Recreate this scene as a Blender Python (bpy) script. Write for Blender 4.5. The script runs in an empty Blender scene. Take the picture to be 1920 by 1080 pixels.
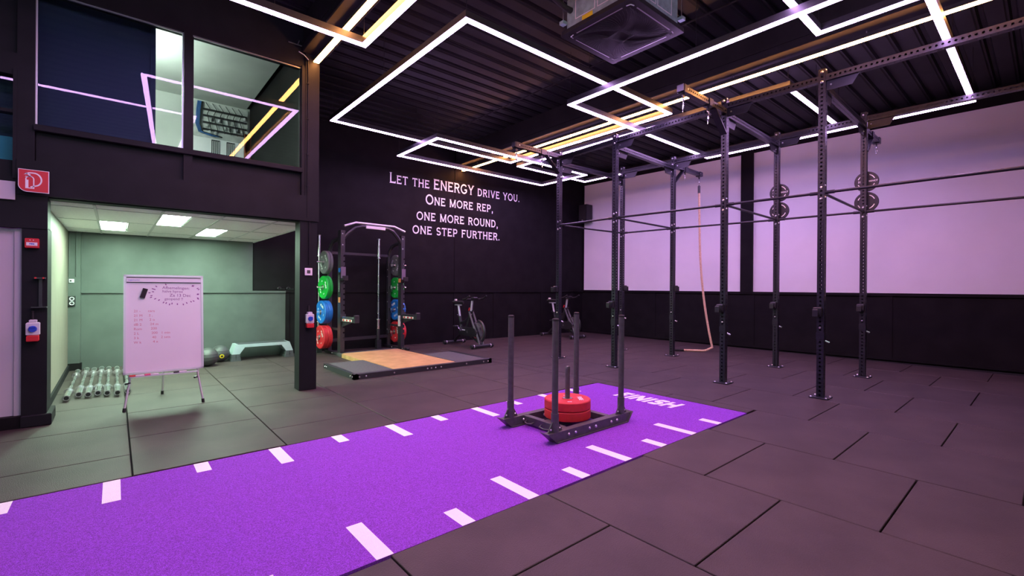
import bpy, bmesh, math, random
from mathutils import Vector, Matrix
random.seed(7)
scene = bpy.context.scene
COL = scene.collection
PI = math.pi

# ------------------------------------------------------------------ camera
H = 1.33
def _rot(y, p, r):
    cy, sy, cp, sp, cr, sr = math.cos(y), math.sin(y), math.cos(p), math.sin(p), math.cos(r), math.sin(r)
    Ry = Matrix(((cy, 0, sy), (0, 1, 0), (-sy, 0, cy)))
    Rp = Matrix(((1, 0, 0), (0, cp, -sp), (0, sp, cp)))
    Rr = Matrix(((cr, -sr, 0), (sr, cr, 0), (0, 0, 1)))
    return Rr @ Rp @ Ry
_M = _rot(math.radians(-40.60544), math.radians(0.068157), math.radians(0.392578)).transposed()
def _w(v):
    d = _M @ Vector(v); return Vector((d.x, d.z, -d.y))
cam_d = bpy.data.cameras.new('camera'); cam = bpy.data.objects.new('camera', cam_d); COL.objects.link(cam)
cam_d.sensor_width = 36.0; cam_d.lens = 868.67 / 1920 * 36.0
cam_d.clip_start = 0.05; cam_d.clip_end = 100
rt, up, fw = _w((1, 0, 0)), _w((0, -1, 0)), _w((0, 0, 1))
m = Matrix((rt, up, -fw)).transposed().to_4x4(); m.translation = Vector((0, 0, H)); cam.matrix_world = m
scene.camera = cam

# ------------------------------------------------------------------ world, exposure
wd = bpy.data.worlds.new('world'); scene.world = wd; wd.use_nodes = True
wd.node_tree.nodes['Background'].inputs[0].default_value = (0.75, 1.0, 0.92, 1)
wd.node_tree.nodes['Background'].inputs[1].default_value = 1.0
scene.view_settings.view_transform = 'Standard'; scene.view_settings.look = 'None'
scene.view_settings.exposure = 1.70; scene.view_settings.gamma = 1.0
scene.view_settings.use_curve_mapping = False
PURPLE = (0.72, 0.41, 1.0); P_STR = 13.0
ORANGE = (1.0, 0.38, 0.11); O_STR = 24.0
OFFICE = (0.66, 1.0, 0.74); A_STR = 28.0

# ------------------------------------------------------------------ materials
MATS = {}
def mat(name, col, rough=0.6, metal=0.0, var=0.0, vscale=8.0, bump=0.0, bscale=60.0, emit=None, estr=0.0, spec=0.5, col2=None, vdetail=4.0):
    if name in MATS: return MATS[name]
    mt = bpy.data.materials.new(name); mt.use_nodes = True; MATS[name] = mt
    nt = mt.node_tree; b = nt.nodes['Principled BSDF']
    b.inputs['Base Color'].default_value = (*col, 1); b.inputs['Roughness'].default_value = rough
    b.inputs['Metallic'].default_value = metal; b.inputs['Specular IOR Level'].default_value = spec
    tc = nt.nodes.new('ShaderNodeTexCoord')
    if var > 0 or col2:
        n = nt.nodes.new('ShaderNodeTexNoise'); n.inputs['Scale'].default_value = vscale; n.inputs['Detail'].default_value = vdetail
        nt.links.new(tc.outputs['Object'], n.inputs['Vector'])
        rp = nt.nodes.new('ShaderNodeValToRGB'); rp.color_ramp.elements[0].position = 0.35; rp.color_ramp.elements[1].position = 0.65
        a = [max(0, c * (1 - var)) for c in col]; d = list(col2) if col2 else [min(1, c * (1 + var)) for c in col]
        rp.color_ramp.elements[0].color = (*a, 1); rp.color_ramp.elements[1].color = (*d, 1)
        nt.links.new(n.outputs['Fac'], rp.inputs['Fac']); nt.links.new(rp.outputs['Color'], b.inputs['Base Color'])
    if bump > 0:
        n2 = nt.nodes.new('ShaderNodeTexNoise'); n2.inputs['Scale'].default_value = bscale; n2.inputs['Detail'].default_value = 3
        nt.links.new(tc.outputs['Object'], n2.inputs['Vector'])
        bp = nt.nodes.new('ShaderNodeBump'); bp.inputs['Strength'].default_value = bump; bp.inputs['Distance'].default_value = 0.01
        nt.links.new(n2.outputs['Fac'], bp.inputs['Height']); nt.links.new(bp.outputs['Normal'], b.inputs['Normal'])
    if emit:
        b.inputs['Emission Color'].default_value = (*emit, 1); b.inputs['Emission Strength'].default_value = estr
    return mt
def glass_mat(name, tint=(1, 1, 1), ior=1.5, rough=0.0):
    mt = bpy.data.materials.new(name); mt.use_nodes = True; MATS[name] = mt; nt = mt.node_tree
    nt.nodes.clear(); o = nt.nodes.new('ShaderNodeOutputMaterial'); mx = nt.nodes.new('ShaderNodeMixShader')
    fr = nt.nodes.new('ShaderNodeFresnel'); fr.inputs[0].default_value = ior
    t = nt.nodes.new('ShaderNodeBsdfTransparent'); t.inputs[0].default_value = (*tint, 1)
    g = nt.nodes.new('ShaderNodeBsdfGlossy'); g.inputs['Roughness'].default_value = rough
    nt.links.new(fr.outputs[0], mx.inputs[0]); nt.links.new(t.outputs[0], mx.inputs[1]); nt.links.new(g.outputs[0], mx.inputs[2])
    nt.links.new(mx.outputs[0], o.inputs[0]); return mt

M_tile = mat('rubber_tile', (0.054, 0.0405, 0.038), 0.52, var=0.22, vscale=2.2, bump=0.35, bscale=140, spec=0.3)
M_mat = mat('rubber_mat', (0.085, 0.085, 0.085), 0.7, var=0.15, vscale=30, bump=0.3, bscale=160)
M_gap = mat('floor_gap', (0.01, 0.01, 0.01), 0.9)
M_black = mat('black_wall', (0.0100, 0.0090, 0.0100), 0.62, var=0.2, vscale=3, bump=0.05, bscale=40, spec=0.10)
M_facade = mat('dark_facade', (0.0135, 0.0138, 0.0160), 0.55, var=0.12, vscale=4, bump=0.05, bscale=30, spec=0.14)
M_black_lit = mat('black_wall_lit', (0.078, 0.092, 0.085), 0.5, var=0.12, vscale=2.5, bump=0.04, bscale=30, spec=0.4)  # same black wall paint, coloured lighter for the alcove lamps shining on it
M_deck = mat('ceiling_deck', (0.022, 0.023, 0.025), 0.5, var=0.2, vscale=2, spec=0.12)
M_beam = mat('ceiling_beam', (0.020, 0.019, 0.020), 0.6, var=0.2, vscale=3, spec=0.2)
M_white = mat('white_panel', (0.80, 0.79, 0.80), 0.5, var=0.03, vscale=1.2, spec=0.3)
M_cream = mat('cream_panel', (0.19, 0.165, 0.135), 0.5, var=0.04, vscale=6)
M_ctile = mat('ceiling_tile', (0.84, 0.85, 0.82), 0.85, var=0.05, vscale=40, bump=0.2, bscale=120)
M_grid = mat('ceiling_grid', (0.60, 0.62, 0.60), 0.5)
M_steel = mat('black_steel', (0.028, 0.029, 0.032), 0.38, var=0.1, vscale=30, spec=0.6)
M_rig = mat('rig_steel', (0.017, 0.017, 0.024), 0.36, var=0.12, vscale=20, spec=0.4)
M_sled = mat('sled_steel', (0.075, 0.072, 0.076), 0.42, var=0.15, vscale=25, spec=0.5)
M_chrome = mat('chrome', (0.88, 0.88, 0.88), 0.24, 1.0)
M_zinc = mat('zinc_bolt', (0.75, 0.75, 0.76), 0.3, 1.0)
M_galv = mat('galvanised', (0.36, 0.52, 0.52), 0.45, 0.6, var=0.15, vscale=14)
M_rubblk = mat('black_rubber', (0.014, 0.014, 0.014), 0.75)
M_plastic = mat('black_plastic', (0.018, 0.018, 0.020), 0.4)
M_turf = mat('purple_turf', (0.31, 0.075, 0.62), 0.9, var=0.3, vscale=150, bump=0.8, bscale=260, spec=0.1, vdetail=6)
M_mark = mat('white_turf', (0.95, 0.94, 0.95), 0.9, var=0.05, vscale=200, bump=0.5, bscale=260, spec=0.1)
M_text = mat('white_lettering', (0.95, 0.95, 0.95), 0.6)
M_wood = mat('oak_wood', (0.62, 0.34, 0.14), 0.38, var=0.12, vscale=6, col2=(0.70, 0.42, 0.19))
M_red = mat('red_rubber', (0.62, 0.022, 0.032), 0.55, var=0.06, vscale=20)
M_green = mat('green_rubber', (0.01, 0.42, 0.05), 0.5, var=0.06, vscale=20)
M_blue = mat('blue_rubber', (0.012, 0.16, 0.55), 0.5, var=0.06, vscale=20)
M_grey = mat('grey_rubber', (0.17, 0.17, 0.175), 0.5, var=0.06, vscale=20)
M_whiteboard = mat('whiteboard_enamel', (0.83, 0.82, 0.84), 0.22, var=0.015, vscale=3)
M_alu = mat('aluminium', (0.72, 0.71, 0.74), 0.35, 0.5)
M_ink = mat('purple_ink', (0.24, 0.07, 0.26), 0.7)
M_ink2 = mat('red_ink', (0.62, 0.20, 0.26), 0.7)
M_sign = mat('sign_red', (0.60, 0.012, 0.035), 0.4)
M_signw = mat('sign_white', (0.85, 0.82, 0.84), 0.4)
M_socket = mat('socket_grey', (0.66, 0.65, 0.68), 0.45)
M_sblue = mat('socket_blue', (0.02, 0.06, 0.52), 0.4)
M_sred = mat('socket_red', (0.60, 0.02, 0.03), 0.4)
M_step = mat('step_grey', (0.36, 0.43, 0.45), 0.45, var=0.05, vscale=10)
M_stepd = mat('step_dark', (0.06, 0.065, 0.07), 0.6)
M_ball = mat('ball_rubber', (0.055, 0.058, 0.058), 0.45, bump=0.25, bscale=220)
M_yellow = mat('yellow_badge', (0.75, 0.60, 0.02), 0.5)
M_rope = mat('manila_rope', (0.72, 0.52, 0.34), 0.85, var=0.2, vscale=60, bump=0.5, bscale=200)
M_navy = mat('navy_board', (0.012, 0.022, 0.085), 0.7)
M_pale = mat('pale_plaster', (0.56, 0.58, 0.54), 0.8, var=0.05, vscale=2)
M_elec = mat('electrical_board', (0.55, 0.56, 0.54), 0.6, var=0.15, vscale=9)
M_cblue = mat('blue_cable', (0.02, 0.10, 0.30), 0.5)
M_brick = mat('rust_steel', (0.28, 0.06, 0.04), 0.7, var=0.3, vscale=20)
M_door = mat('door_white', (0.62, 0.56, 0.60), 0.5)
M_glass = glass_mat('window_glass', (0.93, 0.97, 0.96), 1.33)
M_orange = mat('orange_led', (0.9, 0.85, 0.8), 0.5, emit=ORANGE, estr=O_STR)
M_purple = mat('purple_led', (0.85, 0.8, 0.9), 0.5, emit=PURPLE, estr=P_STR)
M_office = mat('office_led', (0.9, 0.9, 0.9), 0.5, emit=OFFICE, estr=A_STR)
M_clear = mat('carabiner_steel', (0.78, 0.76, 0.80), 0.22, 1.0)
M_skin = mat('pad_lilac', (0.16, 0.12, 0.17), 0.6)
M_sticker = mat('sticker_white', (0.8, 0.78, 0.72), 0.5)
M_orangeS = mat('sticker_orange', (0.75, 0.30, 0.10), 0.5)
M_teal = mat('teal_box', (0.02, 0.30, 0.42), 0.5)

# ------------------------------------------------------------------ mesh builder
class MB:
    def __init__(s): s.v = []; s.f = []; s.sm = []
    def add(s, vs, fs, smooth=False):
        n = len(s.v); s.v += [tuple(v) for v in vs]
        for f in fs: s.f.append(tuple(n + i for i in f)); s.sm.append(smooth)
        return s
    def box(s, x0, x1, y0, y1, z0, z1, b=0.0):
        if b <= 0:
            vs = [(x, y, z) for z in (z0, z1) for y in (y0, y1) for x in (x0, x1)]
            return s.add(vs, [(0, 2, 3, 1), (4, 5, 7, 6), (0, 1, 5, 4), (2, 6, 7, 3), (0, 4, 6, 2), (1, 3, 7, 5)])
        # chamfered top and bottom rims
        def ring(i, z): return [(x0 + i, y0 + i, z), (x1 - i, y0 + i, z), (x1 - i, y1 - i, z), (x0 + i, y1 - i, z)]
        vs = ring(b, z0) + ring(0, z0 + b) + ring(0, z1 - b) + ring(b, z1)
        fs = [(3, 2, 1, 0), (12, 13, 14, 15)]
        for k in range(3):
            for i in range(4):
                j = (i + 1) % 4; fs.append((4 * k + i, 4 * k + j, 4 * k + 4 + j, 4 * k + 4 + i))
        return s.add(vs, fs)
    def beam(s, p, q, w, h, upv=(0, 0, 1)):
        p, q = Vector(p), Vector(q); d = (q - p).normalized(); u = Vector(upv)
        if abs(d.dot(u)) > 0.98: u = Vector((1, 0, 0))
        sd = d.cross(u).normalized() * (w / 2); u = sd.cross(d).normalized() * (h / 2)
        vs = []
        for c in (p, q): vs += [c - sd - u, c + sd - u, c + sd + u, c - sd + u]
        return s.add(vs, [(0, 1, 2, 3), (7, 6, 5, 4), (0, 4, 5, 1), (1, 5, 6, 2), (2, 6, 7, 3), (3, 7, 4, 0)])
    def cyl(s, p, q, r, n=12, r2=None, caps=True, smooth=True):
        p, q = Vector(p), Vector(q); d = (q - p).normalized(); r2 = r if r2 is None else r2
        a = d.orthogonal().normalized(); b = d.cross(a)
        vs = []
        for c, rr in ((p, r), (q, r2)):
            vs += [c + (a * math.cos(2 * PI * i / n) + b * math.sin(2 * PI * i / n)) * rr for i in range(n)]
        s.add(vs, [(i, (i + 1) % n, n + (i + 1) % n, n + i) for i in range(n)], smooth)
        if caps: s.add(vs, [tuple(range(n - 1, -1, -1)), tuple(range(n, 2 * n))])
        return s
    def tube(s, pts, r, n=8, closed=False, caps=True, smooth=True):
        pts = [Vector(p) for p in pts]; N = len(pts); rs = r if isinstance(r, (list, tuple)) else [r] * N
        vs = []; a = None
        for i, p in enumerate(pts):
            t = (pts[(i + 1) % N] - pts[i - 1]) if closed else (pts[min(i + 1, N - 1)] - pts[max(i - 1, 0)])
            t.normalize()
            if a is None: a = t.orthogonal().normalized()
            else:
                a = a - t * a.dot(t); a = a.normalized() if a.length > 1e-6 else t.orthogonal().normalized()
            b = t.cross(a)
            vs += [p + (a * math.cos(2 * PI * k / n) + b * math.sin(2 * PI * k / n)) * rs[i] for k in range(n)]
        fs = []
        for i in range(N if closed else N - 1):
            j = (i + 1) % N
            for k in range(n): fs.append((i * n + k, i * n + (k + 1) % n, j * n + (k + 1) % n, j * n + k))
        s.add(vs, fs, smooth)
        if caps and not closed: s.add(vs, [tuple(range(n - 1, -1, -1)), tuple(range((N - 1) * n, N * n))])
        return s
    def lathe(s, prof, n=24, o=(0, 0, 0), axis=(0, 0, 1), smooth=True):
        o = Vector(o); d = Vector(axis).normalized(); a = d.orthogonal().normalized(); b = d.cross(a)
        vs = []
        for (r, h) in prof:
            vs += [o + d * h + (a * math.cos(2 * PI * k / n) + b * math.sin(2 * PI * k / n)) * r for k in range(n)]
        fs = []
        for i in range(len(prof) - 1):
            for k in range(n): fs.append((i * n + k, i * n + (k + 1) % n, (i + 1) * n + (k + 1) % n, (i + 1) * n + k))
        return s.add(vs, fs, smooth)
    def prism(s, poly, fn):
        """poly: 2-D points; fn(u, v, k) -> 3-D point for k = 0 / 1 (two faces)"""
        n = len(poly); vs = [fn(u, v, 0) for u, v in poly] + [fn(u, v, 1) for u, v in poly]
        fs = [tuple(range(n)), tuple(range(2 * n - 1, n - 1, -1))]
        for i in range(n):
            j = (i + 1) % n; fs.append((i, n + i, n + j, j))
        return s.add(vs, fs)
    def mesh(s, name, m):
        me = bpy.data.meshes.new(name); me.from_pydata(s.v, [], s.f)
        bm = bmesh.new(); bm.from_mesh(me); bmesh.ops.remove_doubles(bm, verts=bm.verts, dist=1e-6)
        bmesh.ops.recalc_face_normals(bm, faces=bm.faces)
        bm.to_mesh(me); bm.free()
        if any(s.sm): me.polygons.foreach_set('use_smooth', [True] * len(me.polygons)); me.set_sharp_from_angle(angle=0.55)
        if m: me.materials.append(m)
        me.update(); return me
    def build(s, name, m, parent=None, **kw):
        return obj(name, s.mesh(name, m), parent, **kw)
def obj(name, me, parent=None, loc=None, rz=None, **props):
    o = bpy.data.objects.new(name, me); COL.objects.link(o)
    if parent: o.parent = parent
    if loc is not None: o.location = loc
    if rz is not None: o.rotation_euler = (0, 0, rz)
    for k, v in props.items(): o[k] = v
    return o
def tag(o, label, cat, group=None):
    o['label'] = label; o['category'] = cat
    if group: o['group'] = group
    return o
def thing(name, label, cat, loc=(0, 0, 0), rz=0.0, group=None):
    o = obj(name, None, None, loc=loc, rz=rz); o.empty_display_size = 0.1
    return tag(o, label, cat, group)
def dup(root, loc=None, rz=None, label=None):
    def cp(o, par):
        c = o.copy(); COL.objects.link(c); c.parent = par
        for ch in list(o.children): cp(ch, c)
        return c
    r = cp(root, None)
    if loc is not None: r.location = loc
    if rz is not None: r.rotation_euler = (0, 0, rz)
    if label: r['label'] = label
    return r
def struct(name, mb, m, parent=None, **kw):
    o = mb.build(name, m, parent, **kw)
    if parent is None: o['kind'] = 'structure'
    return o
def text_mb(body, size, fn, depth=0.004, bold=0.0, shear=0.0, align='CENTER', width=None):
    cu = bpy.data.curves.new('t', 'FONT'); cu.body = body; cu.size = size; cu.align_x = align; cu.align_y = 'CENTER'
    cu.offset = bold; cu.shear = shear; cu.resolution_u = 3
    o = bpy.data.objects.new('t', cu); COL.objects.link(o)
    bpy.context.view_layer.update(); dg = bpy.context.evaluated_depsgraph_get()
    me = bpy.data.meshes.new_from_object(o.evaluated_get(dg))
    xs = [v.co.x for v in me.vertices]; sx = (width / (max(xs) - min(xs))) if width else 1.0
    mb = MB(); mb.add([fn(v.co.x * sx, v.co.y, depth) for v in me.vertices], [tuple(p.vertices) for p in me.polygons])
    bpy.data.objects.remove(o); bpy.data.curves.remove(cu); bpy.data.meshes.remove(me)
    return mb

# ================================================================== STRUCTURE
# ---- floor: slab + rubber tiles
fl = MB().box(-5, 11.6, -5, 10.4, -0.12, -0.03)
floor = struct('floor', fl, M_gap)
TX0, TX1, TY0, TY1 = -4.0, 5.17, 2.13, 4.16          # turf
tile_cache = {}
def tile(x0, x1, y0, y1):
    if x1 - x0 < 0.06 or y1 - y0 < 0.06: return
    w, d = round(x1 - x0 - 0.009, 3), round(y1 - y0 - 0.009, 3)
    if (w, d) not in tile_cache: tile_cache[(w, d)] = MB().box(-w / 2, w / 2, -d / 2, d / 2, -0.03, 0, 0.003).mesh('floor_tile', M_tile)
    o = obj('floor_tile', tile_cache[(w, d)], floor)
    o.location = ((x0 + x1) / 2, (y0 + y1) / 2, random.uniform(-0.0012, 0.0))
def clipped(x0, x1, y0, y1, cx0, cx1, cy0, cy1): tile(max(x0, cx0), min(x1, cx1), max(y0, cy0), min(y1, cy1))
rows = [2.12 + 1.08 * k for k in range(-4, 9)]
for i in range(len(rows) - 1):
    x0, x1 = rows[i], min(rows[i + 1], 11.3); off = 0.61 if (i + 1) % 2 == 0 else 0.11
    for k in range(-3, 12):
        y0, y1 = off + k, off + k + 1
        if y1 < -1.5: continue
        if x1 <= 5.3: clipped(x0, x1, y0, y1, -9, 99, -2, TY0)
        elif x0 < 5.3:
            clipped(x0, x1, y0, y1, -9, 99, -2, TY0); clipped(x0, x1, y0, y1, TX1, 99, TY0, 9.9)
        else: clipped(x0, x1, y0, y1, -9, 99, -2, 9.9 - 0.05 * x0)
for c in range(-3, 6):
    x0, x1 = 0.10 + c, 1.10 + c; off = 5.2 if c % 2 == 0 else 4.7
    for k in range(-2, 6): clipped(x0, x1, off + 1.03 * k, off + 1.03 * (k + 1), -9, TX1, TY1, 9.95 - 0.05 * x0)

# ---- turf lane
turf = thing('turf_lane', 'purple artificial turf sprint lane with white distance marks and lettering', 'turf', (0, 0, 0))
tf = MB().box(TX0, TX1 - 0.006, TY0 + 0.004, TY1 - 0.004, -0.028, -0.004).build('turf', M_turf, turf)
mk_l = MB().box(-0.045, 0.045, 0, 0.40, -0.006, -0.003).mesh('mark', M_mark)
mk_s = MB().box(-0.045, 0.045, 0, 0.20, -0.006, -0.003).mesh('mark', M_mark)
for k in range(-6, 10):
    x = 0.01 + 0.505 * k
    if x > 4.7: continue
    L = k % 2 == 0
    o = obj('distance_mark', mk_l if L else mk_s, turf); o.location = (x, TY0 + 0.006, 0)
    o = obj('distance_mark', mk_l if L else mk_s, turf); o.location = (x - 0.02, TY1 - 0.006 - (0.40 if L else 0.20), 0)

# ---- walls
ZC = 4.74
TH = math.atan(0.05)
wb = struct('wall_back', MB().box(-4, 11.4, 0, 0.25, -0.1, 5.2), M_black, loc=(0, 9.9, 0), rz=-TH)
MB().box(2.535, 10.95, -0.02, 0, 0.0, 1.20).build('wainscot_panel', M_black, wb)
MB().box(2.535, 10.95, -0.05, 0, 1.20, 1.25).build('dado_rail', M_black, wb)
for x, w in ((2.57, .07), (3.6, .07), (5.0, .07), (6.36, .07), (7.63, .24), (9.2, .1), (10.4, .1)):
    MB().box(x - w / 2, x + w / 2, -0.034, 0, 0.0, 1.20).build('batten', M_black, wb)
for x0, x1 in ((1.99, 6.33), (6.345, 10.95)):
    MB().box(x0, x1, -0.012, 0, 1.25, ZC).build('wall_panel', M_black, wb)
MB().box(6.345, 6.62, -0.02, 0, 3.95, ZC).build('wall_strip', M_black, wb)
# alcove section of the same wall
MB().box(-0.6, 2.535, -0.022, 0, 0.0, 1.19).build('wainscot_panel', M_black_lit, wb)
MB().box(-0.6, 2.535, -0.055, 0, 1.195, 1.235).build('dado_rail', M_black_lit, wb)
MB().box(-0.6, 1.97, -0.012, 0, 1.235, 2.15).build('wall_panel', M_black_lit, wb)
MB().box(-0.6, -0.40, -0.10, 0, 0.10, 2.15).build('pilaster', M_black_lit, wb)
MB().box(-0.6, -0.385, -0.115, 0, 0.0, 0.11).build('pilaster_base', M_black, wb)
for x in (-0.53, -0.45): MB().cyl((x, -0.108, 1.45), (x, -0.108, 2.15), 0.008, 8).build('conduit', M_black_lit, wb)

TH2 = math.atan(0.045)
wr = struct('wall_right', MB().box(0, 0.25, -5, 9.7, -0.1, 5.2), M_black, loc=(11.3, 0, 0), rz=TH2)
for y0, y1 in ((4.72, 9.31), (-4.9, 4.46)):
    MB().box(-0.02, 0, y0, y1, 1.27, 4.44).build('white_panel', M_white, wr)
MB().box(-0.09, 0, 4.46, 4.72, 1.25, ZC).build('pilaster', M_black, wr)
MB().box(-0.045, 0, -4.9, 9.45, 0.0, 1.20).build('wainscot_panel', M_black, wr)
MB().box(-0.075, 0, -4.9, 9.45, 1.215, 1.268).build('dado_rail', M_black, wr)
for y in (6.95, 4.48, 2.03, -0.4): MB().box(-0.058, 0, y - 0.06, y + 0.06, 0.0, 1.21).build('batten', M_black, wr)
MB().box(-0.03, 0, -4.9, 9.45, 4.44, ZC).build('fascia', M_black, wr)
struct('baseboard_right', MB().box(-0.06, -0.04, -4.9, 9.4, 0.0, 0.05), M_black, loc=(11.3, 0, 0), rz=TH2)

struct('wall_left', MB().box(-4.3, -4.05, -5, 6.2, -0.1, 5.2), M_facade)
wf = struct('wall_front', MB().box(-4.3, 11.6, -4.9, -4.65, -0.1, 2.6).box(-4.3, 11.6, -4.9, -4.65, 4.3, 5.2).box(-4.3, -3.2, -4.9, -4.65, 2.6, 4.3).box(4.6, 11.6, -4.9, -4.65, 2.6, 4.3), M_facade)
wn = struct('window_4', MB().box(-3.2, 4.6, -4.80, -4.76, 2.6, 4.3), M_glass)  # unseen window added behind the camera to let greenish daylight in
for x in (-3.2, -1.25, 0.7, 2.65, 4.54): MB().box(x, x + 0.06, -4.84, -4.7, 2.6, 4.3).build('window_frame', M_facade, wn)

# ---- ceiling deck (ribs along X)
def deck():
    mb = MB(); prof = []
    y = -5.0
    while y < 10.0:
        prof += [(y, 0), (y + 0.155, 0), (y + 0.175, 0.05), (y + 0.215, 0.05), (y + 0.235, 0.012), (y + 0.255, 0.012), (y + 0.27, 0)]
        y += 0.27
    vs = []
    for x in (-4.3, 11.6): vs += [(x, yy, ZC + z) for yy, z in prof]
    n = len(prof); mb.add(vs, [(i, i + 1, n + i + 1, n + i) for i in range(n - 1)])
    return mb
ceil = struct('ceiling', MB().box(-4.3, 11.6, -5, 10.3, ZC + 0.10, ZC + 0.2), M_deck)
deck().build('deck_sheet', M_deck, ceil)
# beams under the deck carrying the orange strips
def beam_obj(name, x0, x1, y0, y1):
    mb = MB().box(x0, x1, y0, y1, 4.42, ZC).box(x0 - 0.02, x1 + 0.02, y0, y1, 4.39, 4.42).box(x0 - 0.02, x1 + 0.02, y0, y1, 4.29, 4.39, 0.01)
    return struct(name, mb, M_beam)
beam_obj('trim_2', 1.80, 2.06, -4.6, 6.19)
beam_obj('trim_3', 6.32, 6.72, -4.6, 9.50)
# thin conduits / purlins on the deck
for (p, q, r) in (((0.4, 2.0, 4.70), (9.2, 2.35, 4.70), 0.012), ((2.2, 5.2, 4.70), (2.2, 8.9, 4.70), 0.01), ((3.2, 5.35, 4.69), (6.2, 5.35, 4.69), 0.009), ((5.5, 1.0, 4.70), (5.5, 8.8, 4.70), 0.012)):
    MB().cyl(p, q, r, 8).build('conduit', M_beam, ceil)
ccb = []
for i in range(26):
    t = i / 25; ccb.append((1.25 + 0.55 * t + 0.06 * math.sin(9 * t), 4.9 - 0.35 * math.sin(3 * t), 4.66 + 0.03 * math.sin(14 * t)))
MB().tube(ccb, 0.008, 6).build('loose_cable', M_rubblk, ceil)

# ---- mezzanine front (plane Y = 6.2)
mz = struct('wall_mezzanine', MB().box(-4.05, 2.0, 6.24, 6.40, 2.15, 2.47).box(-4.05, 2.0, 6.24, 6.36, 4.12, ZC).box(-4.05, -0.69, 6.24, 6.36, 3.45, 4.13), M_facade)
MB().box(-0.69, 2.0, 6.18, 6.24, 2.16, 2.48).build('fascia', M_facade, mz)
MB().box(-0.69, 2.0, 6.22, 6.24, 4.115, ZC).build('fascia', M_facade, mz)
for x0, x1 in ((-0.57, 0.565), (0.645, 1.79)):
    MB().box(x0, x1, 6.245, 6.30, 2.47, 2.80).build('spandrel_panel', M_facade, mz)
for x0, x1 in ((-0.69, -0.575), (0.565, 0.645), (1.79, 1.83)):
    MB().box(x0, x1, 6.20, 6.34, 2.47, 4.13).build('stile', M_facade, mz)
MB().box(-0.58, 1.80, 6.17, 6.34, 2.765, 2.825, 0.006).build('sill', M_facade, mz)
MB().box(1.83, 2.0, 6.19, 6.40, 2.48, 4.30).build('cladding', M_facade, mz)
MB().cyl((1.855, 6.18, 2.2), (1.855, 6.18, 4.25), 0.007, 8).build('conduit', M_facade, mz)
for z in (2.6, 3.0, 3.45, 3.9): MB().box(1.843, 1.867, 6.168, 6.195, z, z + 0.012).build('clip', M_facade, mz)
MB().tube([(1.74, 6.17, 4.27), (1.80, 6.15, 4.24), (1.855, 6.16, 4.20)], 0.006, 6).build('white_lead', M_socket, mz)
MB().beam((1.62, 6.19, 4.36), (1.86, 6.19, 4.36), 0.012, 0.012).cyl((1.73, 6.19, 4.36), (1.75, 6.19, 4.42), 0.006, 6).build('bracket', M_zinc, mz)
for n, (x0, x1) in enumerate(((-0.575, 0.565), (0.645, 1.79))):
    w = struct('window_%d' % (n + 1), MB().box(x0, x1, 6.262, 6.268, 2.825, 4.12), M_glass)
    MB().box(x0, x1, 6.245, 6.262, 4.10, 4.115).build('bead', M_zinc, w)
    MB().box(x0, x0 + 0.012, 6.245, 6.262, 2.825, 4.10).box(x1 - 0.012, x1, 6.245, 6.262, 2.825, 4.10).build('bead', M_facade if n else M_alu, w)
# mezzanine room behind the glass
struct('wall_mezzanine_side', MB().box(1.90, 1.99, 6.40, 9.76, 2.15, ZC), M_black)
mzr = struct('floor_mezzanine', MB().box(-3.9, 1.9, 6.40, 10.02, 2.30, 2.44), M_facade)
struct('ceiling_mezzanine', MB().box(-3.9, 1.84, 6.38, 10.02, 4.60, 4.66), M_pale)
struct('wall_mezzanine_back', MB().box(-3.9, 1.9, 9.78, 9.82, 2.44, 4.62), M_pale)
struct('wall_mezzanine_left', MB().box(-3.95, -3.85, 6.4, 9.8, 2.44, 4.66), M_pale)
# ---- left part of the front: narrow office window, beam, door leaf, pillar
w3 = struct('window_3', MB().box(-1.8, -0.70, 6.262, 6.268, 2.30, 3.45), M_glass)
for b in ((-1.8, -0.69, 6.20, 6.30, 2.90, 2.93), (-1.8, -0.69, 6.20, 6.30, 2.26, 2.32), (-1.8, -0.69, 6.20, 6.30, 3.25, 3.45), (-0.715, -0.69, 6.19, 6.30, 2.3, 3.3)):
    MB().box(*b).build('window_frame', M_facade, w3)
pl = struct('wall_pillar', MB().box(-0.655, -0.485, 6.20, 6.55, 0.11, 1.86).box(-0.655, -0.45, 6.17, 6.56, 0.0, 0.11, 0.008), M_facade)
MB().box(-4.05, -0.485, 6.19, 6.45, 1.85, 2.16).build('lintel', M_facade, pl)
MB().box(-4.05, -0.655, 6.18, 6.45, 0.0, 0.11).build('skirting', M_black, pl)
d1 = struct('door_1', MB().box(-1.5, -0.657, 6.26, 6.31, 0.11, 1.85), M_door)
MB().box(-0.705, -0.657, 6.24, 6.26, 0.11, 1.85).build('door_stop', M_door, d1)
struct('wall_alcove_left', MB().box(-0.62, -0.545, 6.5, 9.92, 0.0, 2.15), M_cream)
struct('baseboard_alcove', MB().box(-0.545, -0.525, 6.56, 9.80, 0.0, 0.09), M_facade)
struct('wall_office', MB().box(-4.05, -1.6, 6.31, 6.40, 0.0, 2.16), M_facade)
# ---- column
colm = struct('trim_1', MB().box(1.775, 1.985, 6.20, 6.40, 0.0, 2.20, 0.004), M_facade)
MB().cyl((1.885, 6.188, 1.60), (1.885, 6.188, 2.2), 0.008, 8).build('conduit', M_facade, colm)
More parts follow.
